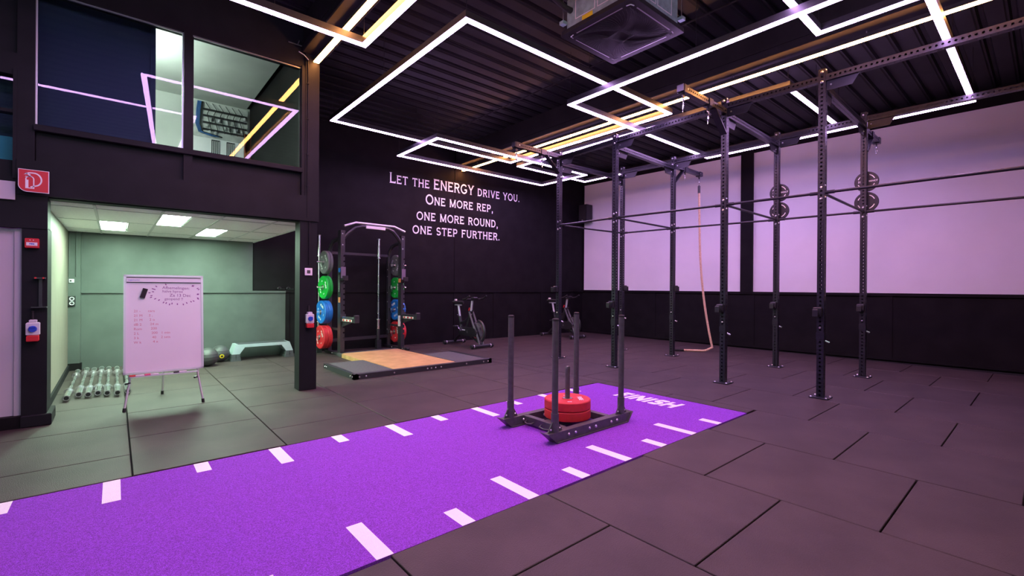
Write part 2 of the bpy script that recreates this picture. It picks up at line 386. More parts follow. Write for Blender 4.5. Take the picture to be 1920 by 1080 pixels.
# ---- alcove ceiling
ac = struct('ceiling_alcove', MB().box(-0.60, 1.985, 6.40, 9.88, 2.19, 2.28), M_ctile)
gx = [-0.60, -0.165, 0.41, 0.985, 1.56, 1.985]; gy = [6.40, 6.70, 7.93, 9.17, 9.85]
lights_at = [(1, 2), (2, 1), (3, 2)]          # grid cells whose first half is a lamp
for i in range(5):
    for j in range(4):
        x0, x1, y0, y1 = gx[i] + 0.012, gx[i + 1] - 0.012, gy[j] + 0.012, gy[j + 1] - 0.012
        if (i, j) in lights_at: x0 = gx[i] + 0.30
        MB().box(x0, x1, y0, y1, 2.148, 2.165, 0.003).build('ceiling_tile', M_ctile, ac)
for x in gx[1:-1]: MB().box(x - 0.012, x + 0.012, 6.40, 9.85, 2.143, 2.165).build('grid_bar', M_grid, ac)
for y in gy[1:-1]: MB().box(-0.6, 1.985, y - 0.012, y + 0.012, 2.1435, 2.164).build('grid_bar', M_grid, ac)
MB().box(1.965, 1.99, 6.40, 9.80, 2.135, 2.19).build('edge_trim', M_grid, ac)
for k, (i, j) in enumerate(lights_at):
    lb = ('leftmost lit panel in the alcove ceiling, above the whiteboard side', 'middle lit panel in the alcove ceiling, nearest the front fascia', 'rightmost lit panel in the alcove ceiling, towards the black column')[k]
    t = thing('ceiling_light', lb, 'ceiling light', ((gx[i] + gx[i] + 0.29) / 2, (gy[j] + gy[j + 1]) / 2, 2.147), 0, 'alcove ceiling lights')
    w, d = 0.135, (gy[j + 1] - gy[j]) / 2 - 0.02
    MB().box(-w, w, -d, d, 0.004, 0.02).build('diffuser', M_office, t)
    f = MB(); f.box(-w - .012, -w, -d, d, 0, .03).box(w, w + .012, -d, d, 0, .03).box(-w, w, -d - .012, -d, 0, .03).box(-w, w, d, d + .012, 0, .03)
    f.build('frame', M_grid, t)

# ================================================================== SUSPENDED LIGHTS
def light_frame(label, x0, x1, y0, y1, z, sides='NSEW', skew=0.0):
    t = thing('pendant_light', label, 'light', (x0, y0, z), 0, 'suspended purple light frames')
    X, Y, w, h = x1 - x0, y1 - y0, 0.034, 0.085
    pf, df = [], []
    segs = {'S': (-w, X + w, -w, w), 'N': (-w, X + w, Y - w, Y + w), 'W': (-w, w, w, Y - w), 'E': (X - w, X + w, w if 'S' in sides else 0.0, Y - w)}
    for s in sides:
        a, b, c, d = segs[s]
        e = 0.004
        if skew and s in 'WS':
            p, q = ((skew, w, 0), (0, Y - w, 0)) if s == 'W' else ((skew - w, 0, 0), (X + w, 0, 0))
            MB().beam((p[0], p[1], h / 2 + 0.006), (q[0], q[1], h / 2 + 0.006), 2 * w, h - 0.012).build('profile', M_steel, t)
            MB().beam((p[0], p[1], 0.006), (q[0], q[1], 0.006), 2 * w - 2 * e, 0.012).build('diffuser', M_purple, t)
            continue
        MB().box(a, b, c, d, 0.012, h).build('profile', M_steel, t)
        MB().box(a + e, b - e, c + (e if s in 'NS' else -e), d - (e if s in 'NS' else -e), 0.0, 0.012).build('diffuser', M_purple, t)
    pts = [(skew, 0), (X, 0), (0, Y), (X, Y), (X / 2, 0), (X / 2, Y), (skew / 2, Y / 2), (X, Y / 2)]
    if sides == 'NE': pts = [(X, 0), (0, Y), (X, Y), (X / 2, Y), (X, Y / 2)]
    for (px, py) in pts:
        MB().cyl((px, py, h - 0.002), (px, py, ZC - z + 0.01), 0.003, 6).build('hanging_wire', M_rig, t)
    return t
light_frame('large square purple light frame hanging in the middle, in front of the text wall', 2.75, 6.65, 3.96, 7.84, 4.09)
light_frame('long narrow purple light frame hanging closest to the wall lettering', 4.35, 8.37, 7.14, 8.61, 3.97)
light_frame('large purple light frame hanging over the near half of the rig', 4.99, 9.10, 0.74, 4.55, 3.97)
light_frame('long purple light frame hanging above the rig uprights along the right wall', 6.925, 9.20, 2.35, 7.87, 4.06)
light_frame('purple light frame whose corner crosses the orange strip by the mezzanine window', 0.27, 2.09, 0.50, 4.99, 4.0, skew=0.36)
light_frame('purple light frame cut off by the top edge right of the air conditioner', 3.7, 5.76, 0.15, 1.66, 4.09, sides='NE')
light_frame('purple light frame seen only mirrored in the mezzanine window', -2.9, 0.98, 0.4, 3.36, 4.09, sides='NE')
def strip(label, x, y0, y1, z):
    t = thing('linear_light', label, 'light', (x, y0, z), 0, 'orange light strips under the ceiling beams')
    L = y1 - y0
    MB().box(-0.036, 0.036, 0, L, 0.012, 0.06).build('profile', M_steel, t)
    MB().box(-0.032, 0.032, 0.004, L - 0.004, 0.0, 0.012).build('diffuser', M_orange, t)
    k = 0.5
    while k < L:
        MB().cyl((0, k, 0.058), (0, k, 4.295 - z), 0.006, 6).build('hanger', M_zinc, t); k += 1.5
strip('orange light strip ending at the corner of the mezzanine window', 1.95, 0.0, 6.17, 4.195)
strip('long orange light strip running from the text wall across to the right', 6.52, -0.6, 9.50, 4.195)

# unseen lamp added to brighten the mezzanine room
t = thing('added_lamp', 'added tube lamp hidden behind the navy board to light the mezzanine room', 'ceiling light', (-0.35, 7.7, 3.95))
MB().box(-0.60, 0.60, -0.05, 0.05, 0.0, 0.05).build('diffuser', mat('added_tube', (0.9, 0.9, 0.9), 0.5, emit=(0.86, 1.0, 0.9), estr=60.0), t)
for sx_ in (-1, 1):
    MB().box(sx_ * 0.60 - 0.02, sx_ * 0.60 + 0.02, -0.055, 0.055, -0.005, 0.055).build('end_cap', M_grid, t)
    MB().cyl((sx_ * 0.5, 0, 0.05), (sx_ * 0.5, 0, 0.64), 0.004, 6).build('hanging_wire', M_grid, t)
# things in the mezzanine room
t = thing('navy_board', 'dark navy board standing behind the left mezzanine pane', 'board', (-0.2, 6.52, 2.44))
MB().box(-0.75, 0.52, 0, 0.03, 0.05, 2.08).build('panel', M_navy, t)
MB().box(0.49, 0.535, -0.012, 0.042, 0.0, 2.1).box(-0.76, -0.72, -0.012, 0.042, 0.0, 2.1).build('post', M_navy, t)
t = thing('electrical_panel', 'open electrical board full of cables seen through the right mezzanine pane', 'electrical board', (1.0, 9.725, 3.95))
MB().box(0, 0.86, 0.02, 0.05, 0.0, 0.62).build('backboard', M_elec, t)
for z in (0.12, 0.24, 0.36, 0.47): MB().box(0.16, 0.84, -0.012, 0.02, z, z + 0.03).build('cable_tray', M_plastic, t)
for k in range(14):
    x = 0.2 + 0.045 * k; z = random.choice((0.06, 0.17, 0.29, 0.41)); MB().box(x, x + 0.03, -0.03, 0.02, z, z + 0.055, 0.003).build('breaker', (M_elec, M_socket, M_plastic)[k % 3], t)
for k in range(4):
    pts = [(0.09 + 0.02 * k, -0.02, 0.60), (0.07 + 0.02 * k, -0.03, 0.45), (0.06 + 0.02 * k, -0.02, 0.2), (0.10 + 0.02 * k, -0.03, 0.07), (0.3 + 0.05 * k, -0.03, 0.03)]
    MB().tube(pts, 0.012, 6).build('cable', M_cblue if k < 3 else M_rubblk, t)
for k in range(6):
    x = 0.2 + 0.1 * k; MB().tube([(x, -0.02, 0.6), (x + 0.06, -0.04, 0.5), (x + 0.02, -0.03, 0.4), (x + 0.09, -0.03, 0.1)], 0.006, 5).build('cable', M_rubblk, t)
t = thing('vent_cabinet', 'white cabinet with two dark slotted vents in the mezzanine room', 'cabinet', (1.42, 9.70, 2.44))
MB().box(-0.45, 0.36, -0.05, 0.06, 0.0, 1.48, 0.005).build('body', M_white, t)
for x in (-0.14, 0.09):
    v = MB().box(x, x + 0.13, -0.056, -0.048, 0.9, 1.46).build('vent', M_plastic, t)
    for k in range(4): MB().box(x + 0.015 + 0.03 * k, x + 0.027 + 0.03 * k, -0.062, -0.056, 0.92, 1.44).build('slat', M_grid, v)
tag(MB().box(1.80, 1.88, 9.62, 9.70, 2.44, 4.10).box(1.79, 1.89, 9.62, 9.66, 2.44, 4.10).build('steel_post', M_brick), 'rust red steel post at the right of the vent cabinet behind glass', 'post')
tag(MB().box(-1.0, -0.74, 6.405, 6.50, 2.445, 2.72, 0.005).build('storage_box', M_teal), 'teal box on the sill behind the narrow left office window', 'box')
tag(MB().box(-1.1, -0.695, 6.165, 6.18, 2.10, 2.265).build('notice_board', M_door), 'pale blank board mounted under the narrow left office window', 'board')

# ================================================================== TEXT ON BACK WALL
SW = 0.15
def arc(cx, cy, rx, ry, a0, a1, n=14):
    return [(cx + rx * math.cos(math.radians(a0 + (a1 - a0) * i / n)), cy + ry * math.sin(math.radians(a0 + (a1 - a0) * i / n))) for i in range(n + 1)]
h = SW / 2
GL = {
 'L': (0.72, [[(h + .05, 1), (h + .05, 0)], [(0.05, h), (.70, h)]], [(h + .05, 1), (h + .05, 0)], [(.70, h, 1)]),
 'E': (0.76, [[(h + .05, 1), (h + .05, 0)], [(.05, h), (.72, h)], [(.05, 1 - h), (.70, 1 - h)], [(.1, .52), (.58, .52)]], [(h + .05, 1), (h + .05, 0)], [(.72, h, 1), (.70, 1 - h, -1)]),
 'T': (0.80, [[(.40, 1), (.40, 0)], [(.02, 1 - h), (.78, 1 - h)]], [(.40, 0)], [(.78, 1 - h, -1), (.02, 1 - h, -1)]),
 'H': (0.90, [[(h + .06, 1), (h + .06, 0)], [(.84 - h, 1), (.84 - h, 0)], [(.1, .52), (.8, .52)]], [(h + .06, 1), (h + .06, 0), (.84 - h, 1), (.84 - h, 0)], []),
 'N': (0.94, [[(h + .06, 1), (h + .06, 0)], [(.88 - h, 1), (.88 - h, 0)], [(h + .06, .96), (.88 - h, .04)]], [(h + .06, 1), (h + .06, 0), (.88 - h, 1)], []),
 'R': (0.84, [[(h + .06, 1), (h + .06, 0)], [(.1, 1 - h), (.48, 1 - h)] + arc(.48, .72, .22, .205, 90, -90)[1:] + [(.1, .515)], [(.44, .5), (.74, 0)]], [(h + .06, 1), (h + .06, 0), (.76, 0)], []),
 'P': (0.78, [[(h + .06, 1), (h + .06, 0)], [(.1, 1 - h), (.48, 1 - h)] + arc(.48, .69, .20, .235, 90, -90)[1:] + [(.1, .455)]], [(h + .06, 1), (h + .06, 0)], []),
 'D': (0.90, [[(h + .06, 1), (h + .06, 0)], [(.1, 1 - h), (.42, 1 - h)] + arc(.42, .5, .36, .425, 90, -90)[1:] + [(.1, h)]], [(h + .06, 1), (h + .06, 0)], []),
 'O': (1.02, [arc(.51, .5, .43, .44, 0, 360, 32)], [], []),
 'G': (0.98, [arc(.51, .5, .43, .44, 42, 330, 26) + [(.86, .42)], [(.58, .42), (.94, .42)]], [], []),
 'U': (0.90, [[(h + .06, 1), (h + .06, .4)] + arc(.45, .4, .315, .34, 180, 360)[1:] + [(.84 - h, 1)]], [(h + .06, 1), (.84 - h, 1)], []),
 'V': (0.92, [[(.10, 1), (.46, 0.02)], [(.82, 1), (.46, 0.02)]], [(.10, 1), (.82, 1)], []),
 'Y': (0.88, [[(.08, 1), (.44, .46)], [(.80, 1), (.44, .46)], [(.44, .5), (.44, 0)]], [(.08, 1), (.80, 1), (.44, 0)], []),
 'I': (0.36, [[(.18, 1), (.18, 0)]], [(.18, 1), (.18, 0)], []),
 'M': (1.10, [[(h + .06, 1), (h + .06, 0)], [(1.04 - h, 1), (1.04 - h, 0)], [(h + .06, .97), (.55, .06)], [(1.04 - h, .97), (.55, .06)]], [(h + .06, 1), (h + .06, 0), (1.04 - h, 1), (1.04 - h, 0)], []),
 'S': (0.76, [arc(.38, .72, .27, .215, 25, 270, 16) + arc(.38, .29, .29, .215, 90, -155, 16)[1:]], [], []),
 'F': (0.74, [[(h + .05, 1), (h + .05, 0)], [(.05, 1 - h), (.70, 1 - h)], [(.1, .52), (.58, .52)]], [(h + .05, 1), (h + .05, 0)], [(.70, 1 - h, -1)]),
 '.': (0.30, [[(.06, .085), (.23, .085)]], [], []), ',': (0.30, [[(.06, .085), (.23, .085)], [(.19, .1), (.10, -.17)]], [], []), ' ': (0.42, [], [], []),
}
def stroke(mb, pts, w, fn):
    n = len(pts); closed = n > 4 and math.dist(pts[0], pts[-1]) < 1e-6
    P = [Vector((p[0], p[1])) for p in (pts[:-1] if closed else pts)]; n = len(P); A = []; B = []
    for i in range(n):
        if closed: d0, d1 = (P[i] - P[i - 1]).normalized(), (P[(i + 1) % n] - P[i]).normalized()
        else:
            d0 = (P[i] - P[i - 1]).normalized() if i > 0 else (P[1] - P[0]).normalized()
            d1 = (P[i + 1] - P[i]).normalized() if i < n - 1 else d0
        t = (d0 + d1).normalized(); nn = Vector((-t.y, t.x)); k = 1 / max(0.4, nn.dot(Vector((-d1.y, d1.x))))
        A.append(P[i] + nn * w / 2 * k); B.append(P[i] - nn * w / 2 * k)
    vs = [fn(a.x, a.y) for a in A] + [fn(b.x, b.y) for b in B]
    fs = [(i, (i + 1) % n, n + (i + 1) % n, n + i) for i in range(n if closed else n - 1)]
    mb.add(vs, fs)
def word_line(spec, x0, x1, zb, name, parent):
    """spec: list of (char, cap-height)"""
    W = sum(GL[c][0] * hh + 0.03 for c, hh in spec); sx = (x1 - x0) / W; cx = x0; k = [0]
    for c, hh in spec:
        mb = MB()
        wdt, strokes, serifs, bars = GL[c]
        def fn(u, v, cx=cx, hh=hh):
            k[0] += 1; return (cx + u * hh * sx, -0.0155 - 0.00002 * (k[0] % 50), zb + v * hh)
        for st in strokes: stroke(mb, st, SW, fn)
        for (u, v) in serifs: stroke(mb, [(u - 0.14, v - 0.02 if v > .5 else v + 0.02), (u + 0.14, v - 0.02 if v > .5 else v + 0.02)], 0.045, fn)
        for (u, v, s) in bars: stroke(mb, [(u, v - 0.07 * s), (u, v + 0.15 * s)], 0.05, fn)
        cx += (wdt * hh + 0.03) * sx
        if strokes: mb.build('letter', M_text, parent)
FG = {'F': (.78, [[(.13, 0), (.13, 1)], [(.0, .88), (.76, .88)], [(.1, .48), (.64, .48)]]), 'I': (.36, [[(.18, 0), (.18, 1)]]), 'N': (.98, [[(.13, 0), (.13, 1)], [(.85, 0), (.85, 1)], [(.13, .95), (.85, .05)]]),
      'S': (.84, [[(.78, .80), (.66, .88), (.26, .88), (.15, .80), (.15, .64), (.26, .54), (.60, .48), (.70, .38), (.70, .20), (.60, .12), (.20, .12), (.06, .20)]]), 'H': (.98, [[(.13, 0), (.13, 1)], [(.85, 0), (.85, 1)], [(.1, .5), (.9, .5)]])}
fcx, fk = 3.56, [0]
for c in 'FINISH':
    wdt, sts = FG[c]; fm = MB()
    def ffn(u, v, cx=fcx):
        fk[0] += 1; return (4.715 + v * 0.265, cx - (u * 0.16 + v * 0.03), -0.003 + 0.00002 * (fk[0] % 40))
    for st_ in sts: stroke(fm, st_, 0.29, ffn)
    fm.build('finish_letter', M_mark, turf); fcx -= (wdt + 0.13) * 0.16
lt = thing('wall_lettering', 'four lines of white capital lettering on the black back wall', 'lettering', (0, 9.9, 0), -TH)
def caps(s, big, small): return [(c, big if i == 0 else small) for i, c in enumerate(s)]
word_line(caps('LET', .235, .19) + [(' ', .19)] + caps('THE', .19, .19) + [(' ', .19)] + caps('ENERGY', .245, .235) + [(' ', .19)] + caps('DRIVE', .19, .19) + [(' ', .19)] + caps('YOU.', .19, .19), 4.66, 8.40, 3.655, 'text_line', lt)
word_line(caps('ONE', .235, .19) + [(' ', .19)] + caps('MORE', .19, .19) + [(' ', .19)] + caps('REP,', .19, .19), 5.55, 7.52, 3.28, 'text_line', lt)
word_line(caps('ONE', .19, .19) + [(' ', .19)] + caps('MORE', .19, .19) + [(' ', .19)] + caps('ROUND,', .19, .19), 5.32, 7.68, 2.895, 'text_line', lt)
word_line(caps('ONE', .19, .19) + [(' ', .19)] + caps('STEP', .19, .19) + [(' ', .19)] + caps('FURTHER.', .19, .19), 5.22, 7.74, 2.565, 'text_line', lt)

# ================================================================== RIG
FP = [(6.60, 1.85, 4.03), (6.55, 3.03, 4.02), (6.42, 4.82, 3.93), (6.42, 6.12, 3.905)]
BP = [(8.67, 1.88, 4.03), (8.60, 3.08, 4.01), (8.39, 4.90, 3.94), (8.31, 6.05, 3.94)]
FP = [(6.66, -0.35, 4.04)] + FP; BP = [(8.80, -0.35, 4.04)] + BP
rig = thing('pull_up_rig', 'tall black steel pull-up rig of perforated uprights and beams', 'rig', (6.5, 3.0, 0))
RO = Vector((6.5, 3.0, 0))
def hole_face(mb, o, du, L, w, pitch, r, n=8):
    """perforated strip: o origin, du along, w vector across; hole every pitch"""
    du = Vector(du); o = Vector(o); w = Vector(w); wl = w.length; wu = w / wl; k = int(L / pitch)
    for i in range(k):
        a = o + du * (i * pitch); c = a + du * (pitch / 2) + w / 2
        sq = [a, a + w, a + w + du * pitch, a + du * pitch]
        mid = [(sq[j] + sq[(j + 1) % 4]) / 2 for j in range(4)]
        outer = [sq[0], mid[0], sq[1], mid[1], sq[2], mid[2], sq[3], mid[3]]
        inner = []
        for p in outer:
            d = (p - c).normalized(); inner.append(c + d * r)
        mb.add(outer + inner, [(j, (j + 1) % 8, 8 + (j + 1) % 8, 8 + j) for j in range(8)])
    rest = o + du * (k * pitch)
    if L - k * pitch > 1e-4: mb.add([rest, rest + w, o + du * L + w, o + du * L], [(0, 1, 2, 3)])
def perf_tube(mb, p, q, s=0.076, side=None, pitch=0.05, r1=0.013, r2=0.007):
    """square tube with holes: r1 on the faces along 'side', r2 on the two others"""
    p, q = Vector(p), Vector(q); d = (q - p); L = d.length; d.normalize()
    sd = Vector(side); u = d.cross(sd).normalized(); sd = u.cross(d).normalized(); hs = s / 2
    hole_face(mb, p - sd * hs - u * hs, d, L, u * s, pitch, r1); hole_face(mb, p + sd * hs - u * hs, d, L, u * s, pitch, r1)
    hole_face(mb, p - u * hs - sd * hs, d, L, sd * s, pitch, r2); hole_face(mb, p + u * hs - sd * hs, d, L, sd * s, pitch, r2)
    for e in (p, q): mb.add([e - sd * hs - u * hs, e + sd * hs - u * hs, e + sd * hs + u * hs, e - sd * hs + u * hs], [(0, 1, 2, 3)])
bolt_me = MB().lathe([(0, 0.012), (0.008, 0.011), (0.014, 0.004), (0.015, 0)], 10).mesh('bolt', M_zinc)
def bolt(parent, loc, axis, sc=1.0):
    o = obj('bolt', bolt_me, parent); o.location = loc
    o.rotation_euler = Vector((0, 0, 1)).rotation_difference(Vector(axis)).to_euler(); o.scale = (sc, sc, sc); return o
def rl(v): return tuple(Vector(v) - RO)
def j_cup(x, y, z, parent, dx):
    mb = MB().box(-0.05, 0.05, -0.046, 0.046, 0.0, 0.11, 0.008).box(-0.115, -0.045, -0.03, 0.03, 0.0, 0.03).box(-0.125, -0.10, -0.03, 0.03, 0.0, 0.09, 0.006)
    o = mb.build('j_cup', M_plastic, parent); o.location = (x, y, z); o.scale.x = dx; return o
for (x, y, z), back in [(p, 0) for p in FP] + [(p, 1) for p in BP]:
    mb = MB(); perf_tube(mb, rl((x, y, 0.012)), rl((x, y, z)), side=(1, 0, 0)); u = mb.build('upright', M_rig, rig)
    lx, ly, _ = rl((x, y, 0))
    MB().box(lx - .10, lx + .10, ly - .10, ly + .10, 0.0, 0.014, 0.003).build('base_plate', M_rig, u)
    for a in (-1, 1):
        for b in (-1, 1): bolt(u, (lx + .08 * a, ly + .08 * b, 0.013), (0, 0, 1))
    for zz in (z - 0.04, z - 0.16, 2.58, 2.44):
        bolt(u, (lx - 0.038, ly, zz), (-1, 0, 0), 1.25)
        bolt(u, (lx - 0.02, ly - 0.038, zz + 0.02), (0, -1, 0), 0.9)
    MB().box(lx - .043, lx + .043, ly - .043, ly + .043, 0.72, 0.80).build('clamp', M_rig, u)
    bolt(u, (lx - 0.043, ly, 0.86), (-1, 0, 0), 1.0)
    if not back: j_cup(lx - 0.04, ly + 0.02, 1.0 if y < 5.5 else 1.25, u, 1.0)
    else:
        j_cup(lx + 0.04, ly - 0.02, 1.28 if y > 4 else 0.98, u, -1.0) if y > 4 else j_cup(lx - 0.03, ly + 0.02, 1.0, u, 1.0)
    MB().cyl((lx + 0.04, ly - 0.03, 0.70), (lx + 0.06, ly - 0.07, 0.68), 0.012, 8).build('pop_pin', M_zinc, u)
def rbeam(p, q, side, name='top_beam'):
    mb = MB(); perf_tube(mb, rl(p), rl(q), 0.076, side); return mb.build(name, M_rig, rig)
def gusset(p, d):
    """flat plate hanging under a beam next to an upright; d = unit direction along the beam"""
    p = Vector(p); d = Vector(d); n = Vector((-d.y, d.x, 0)) * 0.006
    poly = [(0.04, 0.0), (0.36, 0.0), (0.30, -0.11), (0.04, -0.11)]
    mb = MB().prism(poly, lambda u, v, k: rl(p + d * u + Vector((0, 0, v)) + n * (1 if k else -1) - Vector((-d.y, d.x, 0)) * 0.0))
    g = mb.build('gusset', M_rig, rig); c = p + d * 0.085 + Vector((0, 0, -0.05))
    for s in (-1, 1): bolt(g, rl(c + n * s), Vector((-d.y, d.x, 0)) * s, 0.9)
for P in (FP, BP):
    for a, b in zip(P[:-1], P[1:]):
        pa, pb = Vector((a[0], a[1], a[2] - 0.115)), Vector((b[0], b[1], b[2] - 0.115)); d = (pb - pa).normalized()
        if P is BP: pa.z += 0.010; pb.z += 0.010
        rbeam(pa + d * 0.04, pb - d * 0.04, (1, 0, 0))
        gusset(pb - Vector((0, 0, 0.04)), -d)
        bz = 2.52
        br = MB().cyl(rl((a[0], a[1] + 0.04, bz)), rl((b[0], b[1] - 0.04, bz)), 0.017, 12).build('pull_up_bar', M_rig, rig)
        for (x, y, s) in ((a[0], a[1], 1), (b[0], b[1], -1)):
            MB().cyl(rl((x, y + s * 0.038, bz)), rl((x, y + s * 0.13, bz)), 0.023, 12).build('bar_socket', M_rig, br)
for a, b in zip(FP, BP):
    z = min(a[2], b[2]) - 0.215
    pa, pb = Vector((a[0], a[1], z)), Vector((b[0], b[1], z + 0.0)); d = (pb - pa).normalized()
    rbeam(pa + d * 0.04, pb - d * 0.04, (0, 1, 0), 'cross_beam')
    gusset(pa - Vector((0, 0, 0.04)), d); gusset(pb - Vector((0, 0, 0.04)), -d)
    MB().cyl(rl((a[0] + 0.04, a[1], 2.52)), rl((b[0] - 0.04, b[1], 2.52)), 0.017, 12).build('pull_up_bar', M_rig, rig)
def carabiner(loc, label, rz=0.0, sc=1.0):
    mb = MB(); pts = []
    for i in range(20):
        a = 2 * PI * i / 20; pts.append((0.032 * math.cos(a) * (1.0 + 0.25 * math.sin(a)) , 0, -0.11 + 0.075 * math.sin(a)))
    mb.tube(pts, 0.007, 6, closed=True)
    mb.tube([(0.022 * math.cos(2 * PI * i / 12), 0.022 * math.sin(2 * PI * i / 12) * 0.5, -0.02 + 0.022 * math.sin(2 * PI * i / 12)) for i in range(12)], 0.006, 6, closed=True)
    o = mb.build('carabiner', M_clear); o.location = loc; o.rotation_euler = (0, 0, rz); o.scale = (sc, sc, sc)
    return tag(o, label, 'carabiner', 'carabiners on the rig arms')
def arm(post, sgn, L, z, names, near=False):
    x, y, _ = post
    a = Vector((x + sgn * 0.04, y, z)); b = Vector((x + sgn * L, y, z))
    mb = MB(); perf_tube(mb, rl(a), rl(b), 0.076, (0, 1, 0)); A = mb.build('outrigger_arm', M_rig, rig)
    MB().box(*[c for c in ()] or (rl(b)[0] - 0.045, rl(b)[0] + 0.045, rl(b)[1] - 0.045, rl(b)[1] + 0.045, z - 0.046, z + 0.046), 0.006).build('end_cap', M_rig, A)
    MB().beam(rl((x + sgn * 0.03, y, z - 0.32)), rl((x + sgn * 0.36, y, z - 0.04)), 0.09, 0.02).build('brace', M_rig, A)
    for k, px in enumerate((L * 0.42, L - 0.03)):
        p = rl((x + sgn * px, y, z - 0.04)); MB().box(p[0] - 0.05, p[0] + 0.05, p[1] - 0.05, p[1] + 0.05, p[2] - 0.012, p[2] + 0.085).build('collar', M_rig, A)
        MB().box(p[0] - 0.02, p[0] + 0.02, p[1] - 0.006, p[1] + 0.006, p[2] - 0.06, p[2]).build('eye_plate', M_rig, A)
        carabiner((x + sgn * px, y, z - 0.105), names[k], 0.6, 0.95 if sgn < 0 else 0.62)
    bolt(A, rl((b.x - sgn * 0.06, y - 0.038, z)), (0, -1, 0), 1.1)
arm(FP[2], -1, 1.17, 3.83, ('steel carabiner halfway along the near front outrigger arm', 'steel carabiner at the tip of the near front outrigger arm'))
arm(FP[4], -1, 1.12, 3.82, ('steel carabiner halfway along the far front outrigger arm', 'steel carabiner at the tip of the far front outrigger arm'))
arm(BP[3], 1, 1.06, 3.76, ('steel carabiner nearest the upright on the arm that carries the rope', 'steel carabiner holding the top of the climbing rope'))
arm(BP[1], 1, 0.78, 3.76, ('steel carabiner nearest the upright on the short arm by the white wall', 'steel carabiner at the tip of the short arm by the white wall'))
# iron discs on rear uprights
def iron_disc(x, y, z, label, txt):
    t = thing('change_plate', label, 'weight plate', (x, y, z), 0, 'dark iron plates on the rear rig uprights')
    mb = MB().lathe([(0.012, -0.012), (0.10, -0.012), (0.105, -0.016), (0.15, -0.016), (0.154, -0.010), (0.154, 0.010), (0.15, 0.016), (0.012, 0.016), (0.012, -0.012)], 32, axis=(1, 0, 0)); mb.build('disc', M_rig, t)
    for k in range(4):
        a0 = PI / 4 + k * PI / 2; vs = []
        for i in range(9):
            a = a0 - 0.42 + 0.84 * i / 8
            for r in (0.102, 0.114): vs.append((-0.0175, r * math.cos(a), r * math.sin(a)))
        MB().add(vs, [(2 * i, 2 * i + 1, 2 * i + 3, 2 * i + 2) for i in range(8)]).build('white_arc', M_text, t)
    if txt:
        text_mb('10', 0.05, lambda u, v, d: (-0.0175, 0.085 - u, v), bold=0.001).build('lettering', M_text, t)
        text_mb('BRNCT', 0.034, lambda u, v, d: (-0.0175, -0.085 - u, v), bold=0.0008).build('lettering', M_text, t)
for (p, n) in ((BP[1], 'nearest rear rig upright'), (BP[2], 'second rear rig upright')):
    for z, w in ((2.985, 'upper'), (2.672, 'lower')):
        iron_disc(p[0] + 0.058, p[1] - 0.02, z, '%s dark iron disc with white arcs behind the %s' % (w, n), w == 'upper')
# climbing rope
RX, RY = BP[3][0] + 1.03, BP[3][1]
path = [(RX, RY, 3.40)]
for i in range(1, 30):
    t_ = i / 29; z = 3.40 - 3.30 * t_
    path.append((RX + 0.02 * math.sin(3 * t_) + 0.10 * t_ ** 3, RY - 0.04 * t_ - 0.22 * max(0, t_ - .3) ** 2 / .49, z))
lx, ly, _ = path[-1]
for k in range(1, 6): path.append((lx + 0.01 - 0.035 * k, ly + 0.0 + 0.045 * k, max(0.024, 0.10 - 0.03 * k)))
for k in range(1, 6): path.append((path[-1][0] - 0.035, path[-1][1] + 0.045, 0.024))
def resample(pts, step):
    P = [Vector(p) for p in pts]; out = [P[0]]; acc = 0.0
    for a, b in zip(P[:-1], P[1:]):
        L = (b - a).length; d = (b - a) / L; pos = step - acc
        while pos <= L: out.append(a + d * pos); pos += step
        acc = L - (pos - step)
    return out
rp_ = resample(path, 0.012)
rope = thing('climbing_rope', 'natural fibre climbing rope hanging to the floor behind the rig', 'rope', (RX, RY, 0))
for s in range(3):
    pts = []
    for i, p in enumerate(rp_):
        t_ = (rp_[min(i + 1, len(rp_) - 1)] - rp_[max(i - 1, 0)]).normalized(); a = t_.orthogonal().normalized() if i == 0 else (a - t_ * a.dot(t_)).normalized(); b = t_.cross(a)
        ang = 2 * PI * (s / 3 + i * 0.012 / 0.11); pts.append(p + (a * math.cos(ang) + b * math.sin(ang)) * 0.0115 - Vector((RX, RY, 0)))
    MB().tube(pts, 0.0125, 6).build('strand', M_rope, rope)
e0 = Vector(path[-1]) - Vector((RX, RY, 0))
MB().cyl(e0, e0 + Vector((-0.16, 0.20, 0)), 0.023, 12).build('end_cap', M_rubblk, rope)
MB().cyl((0, 0, 3.36), (0, 0, 3.51), 0.028, 12).cyl((0, 0, 3.51), (0, 0, 3.53), 0.014, 10).build('top_clamp', M_plastic, rope)

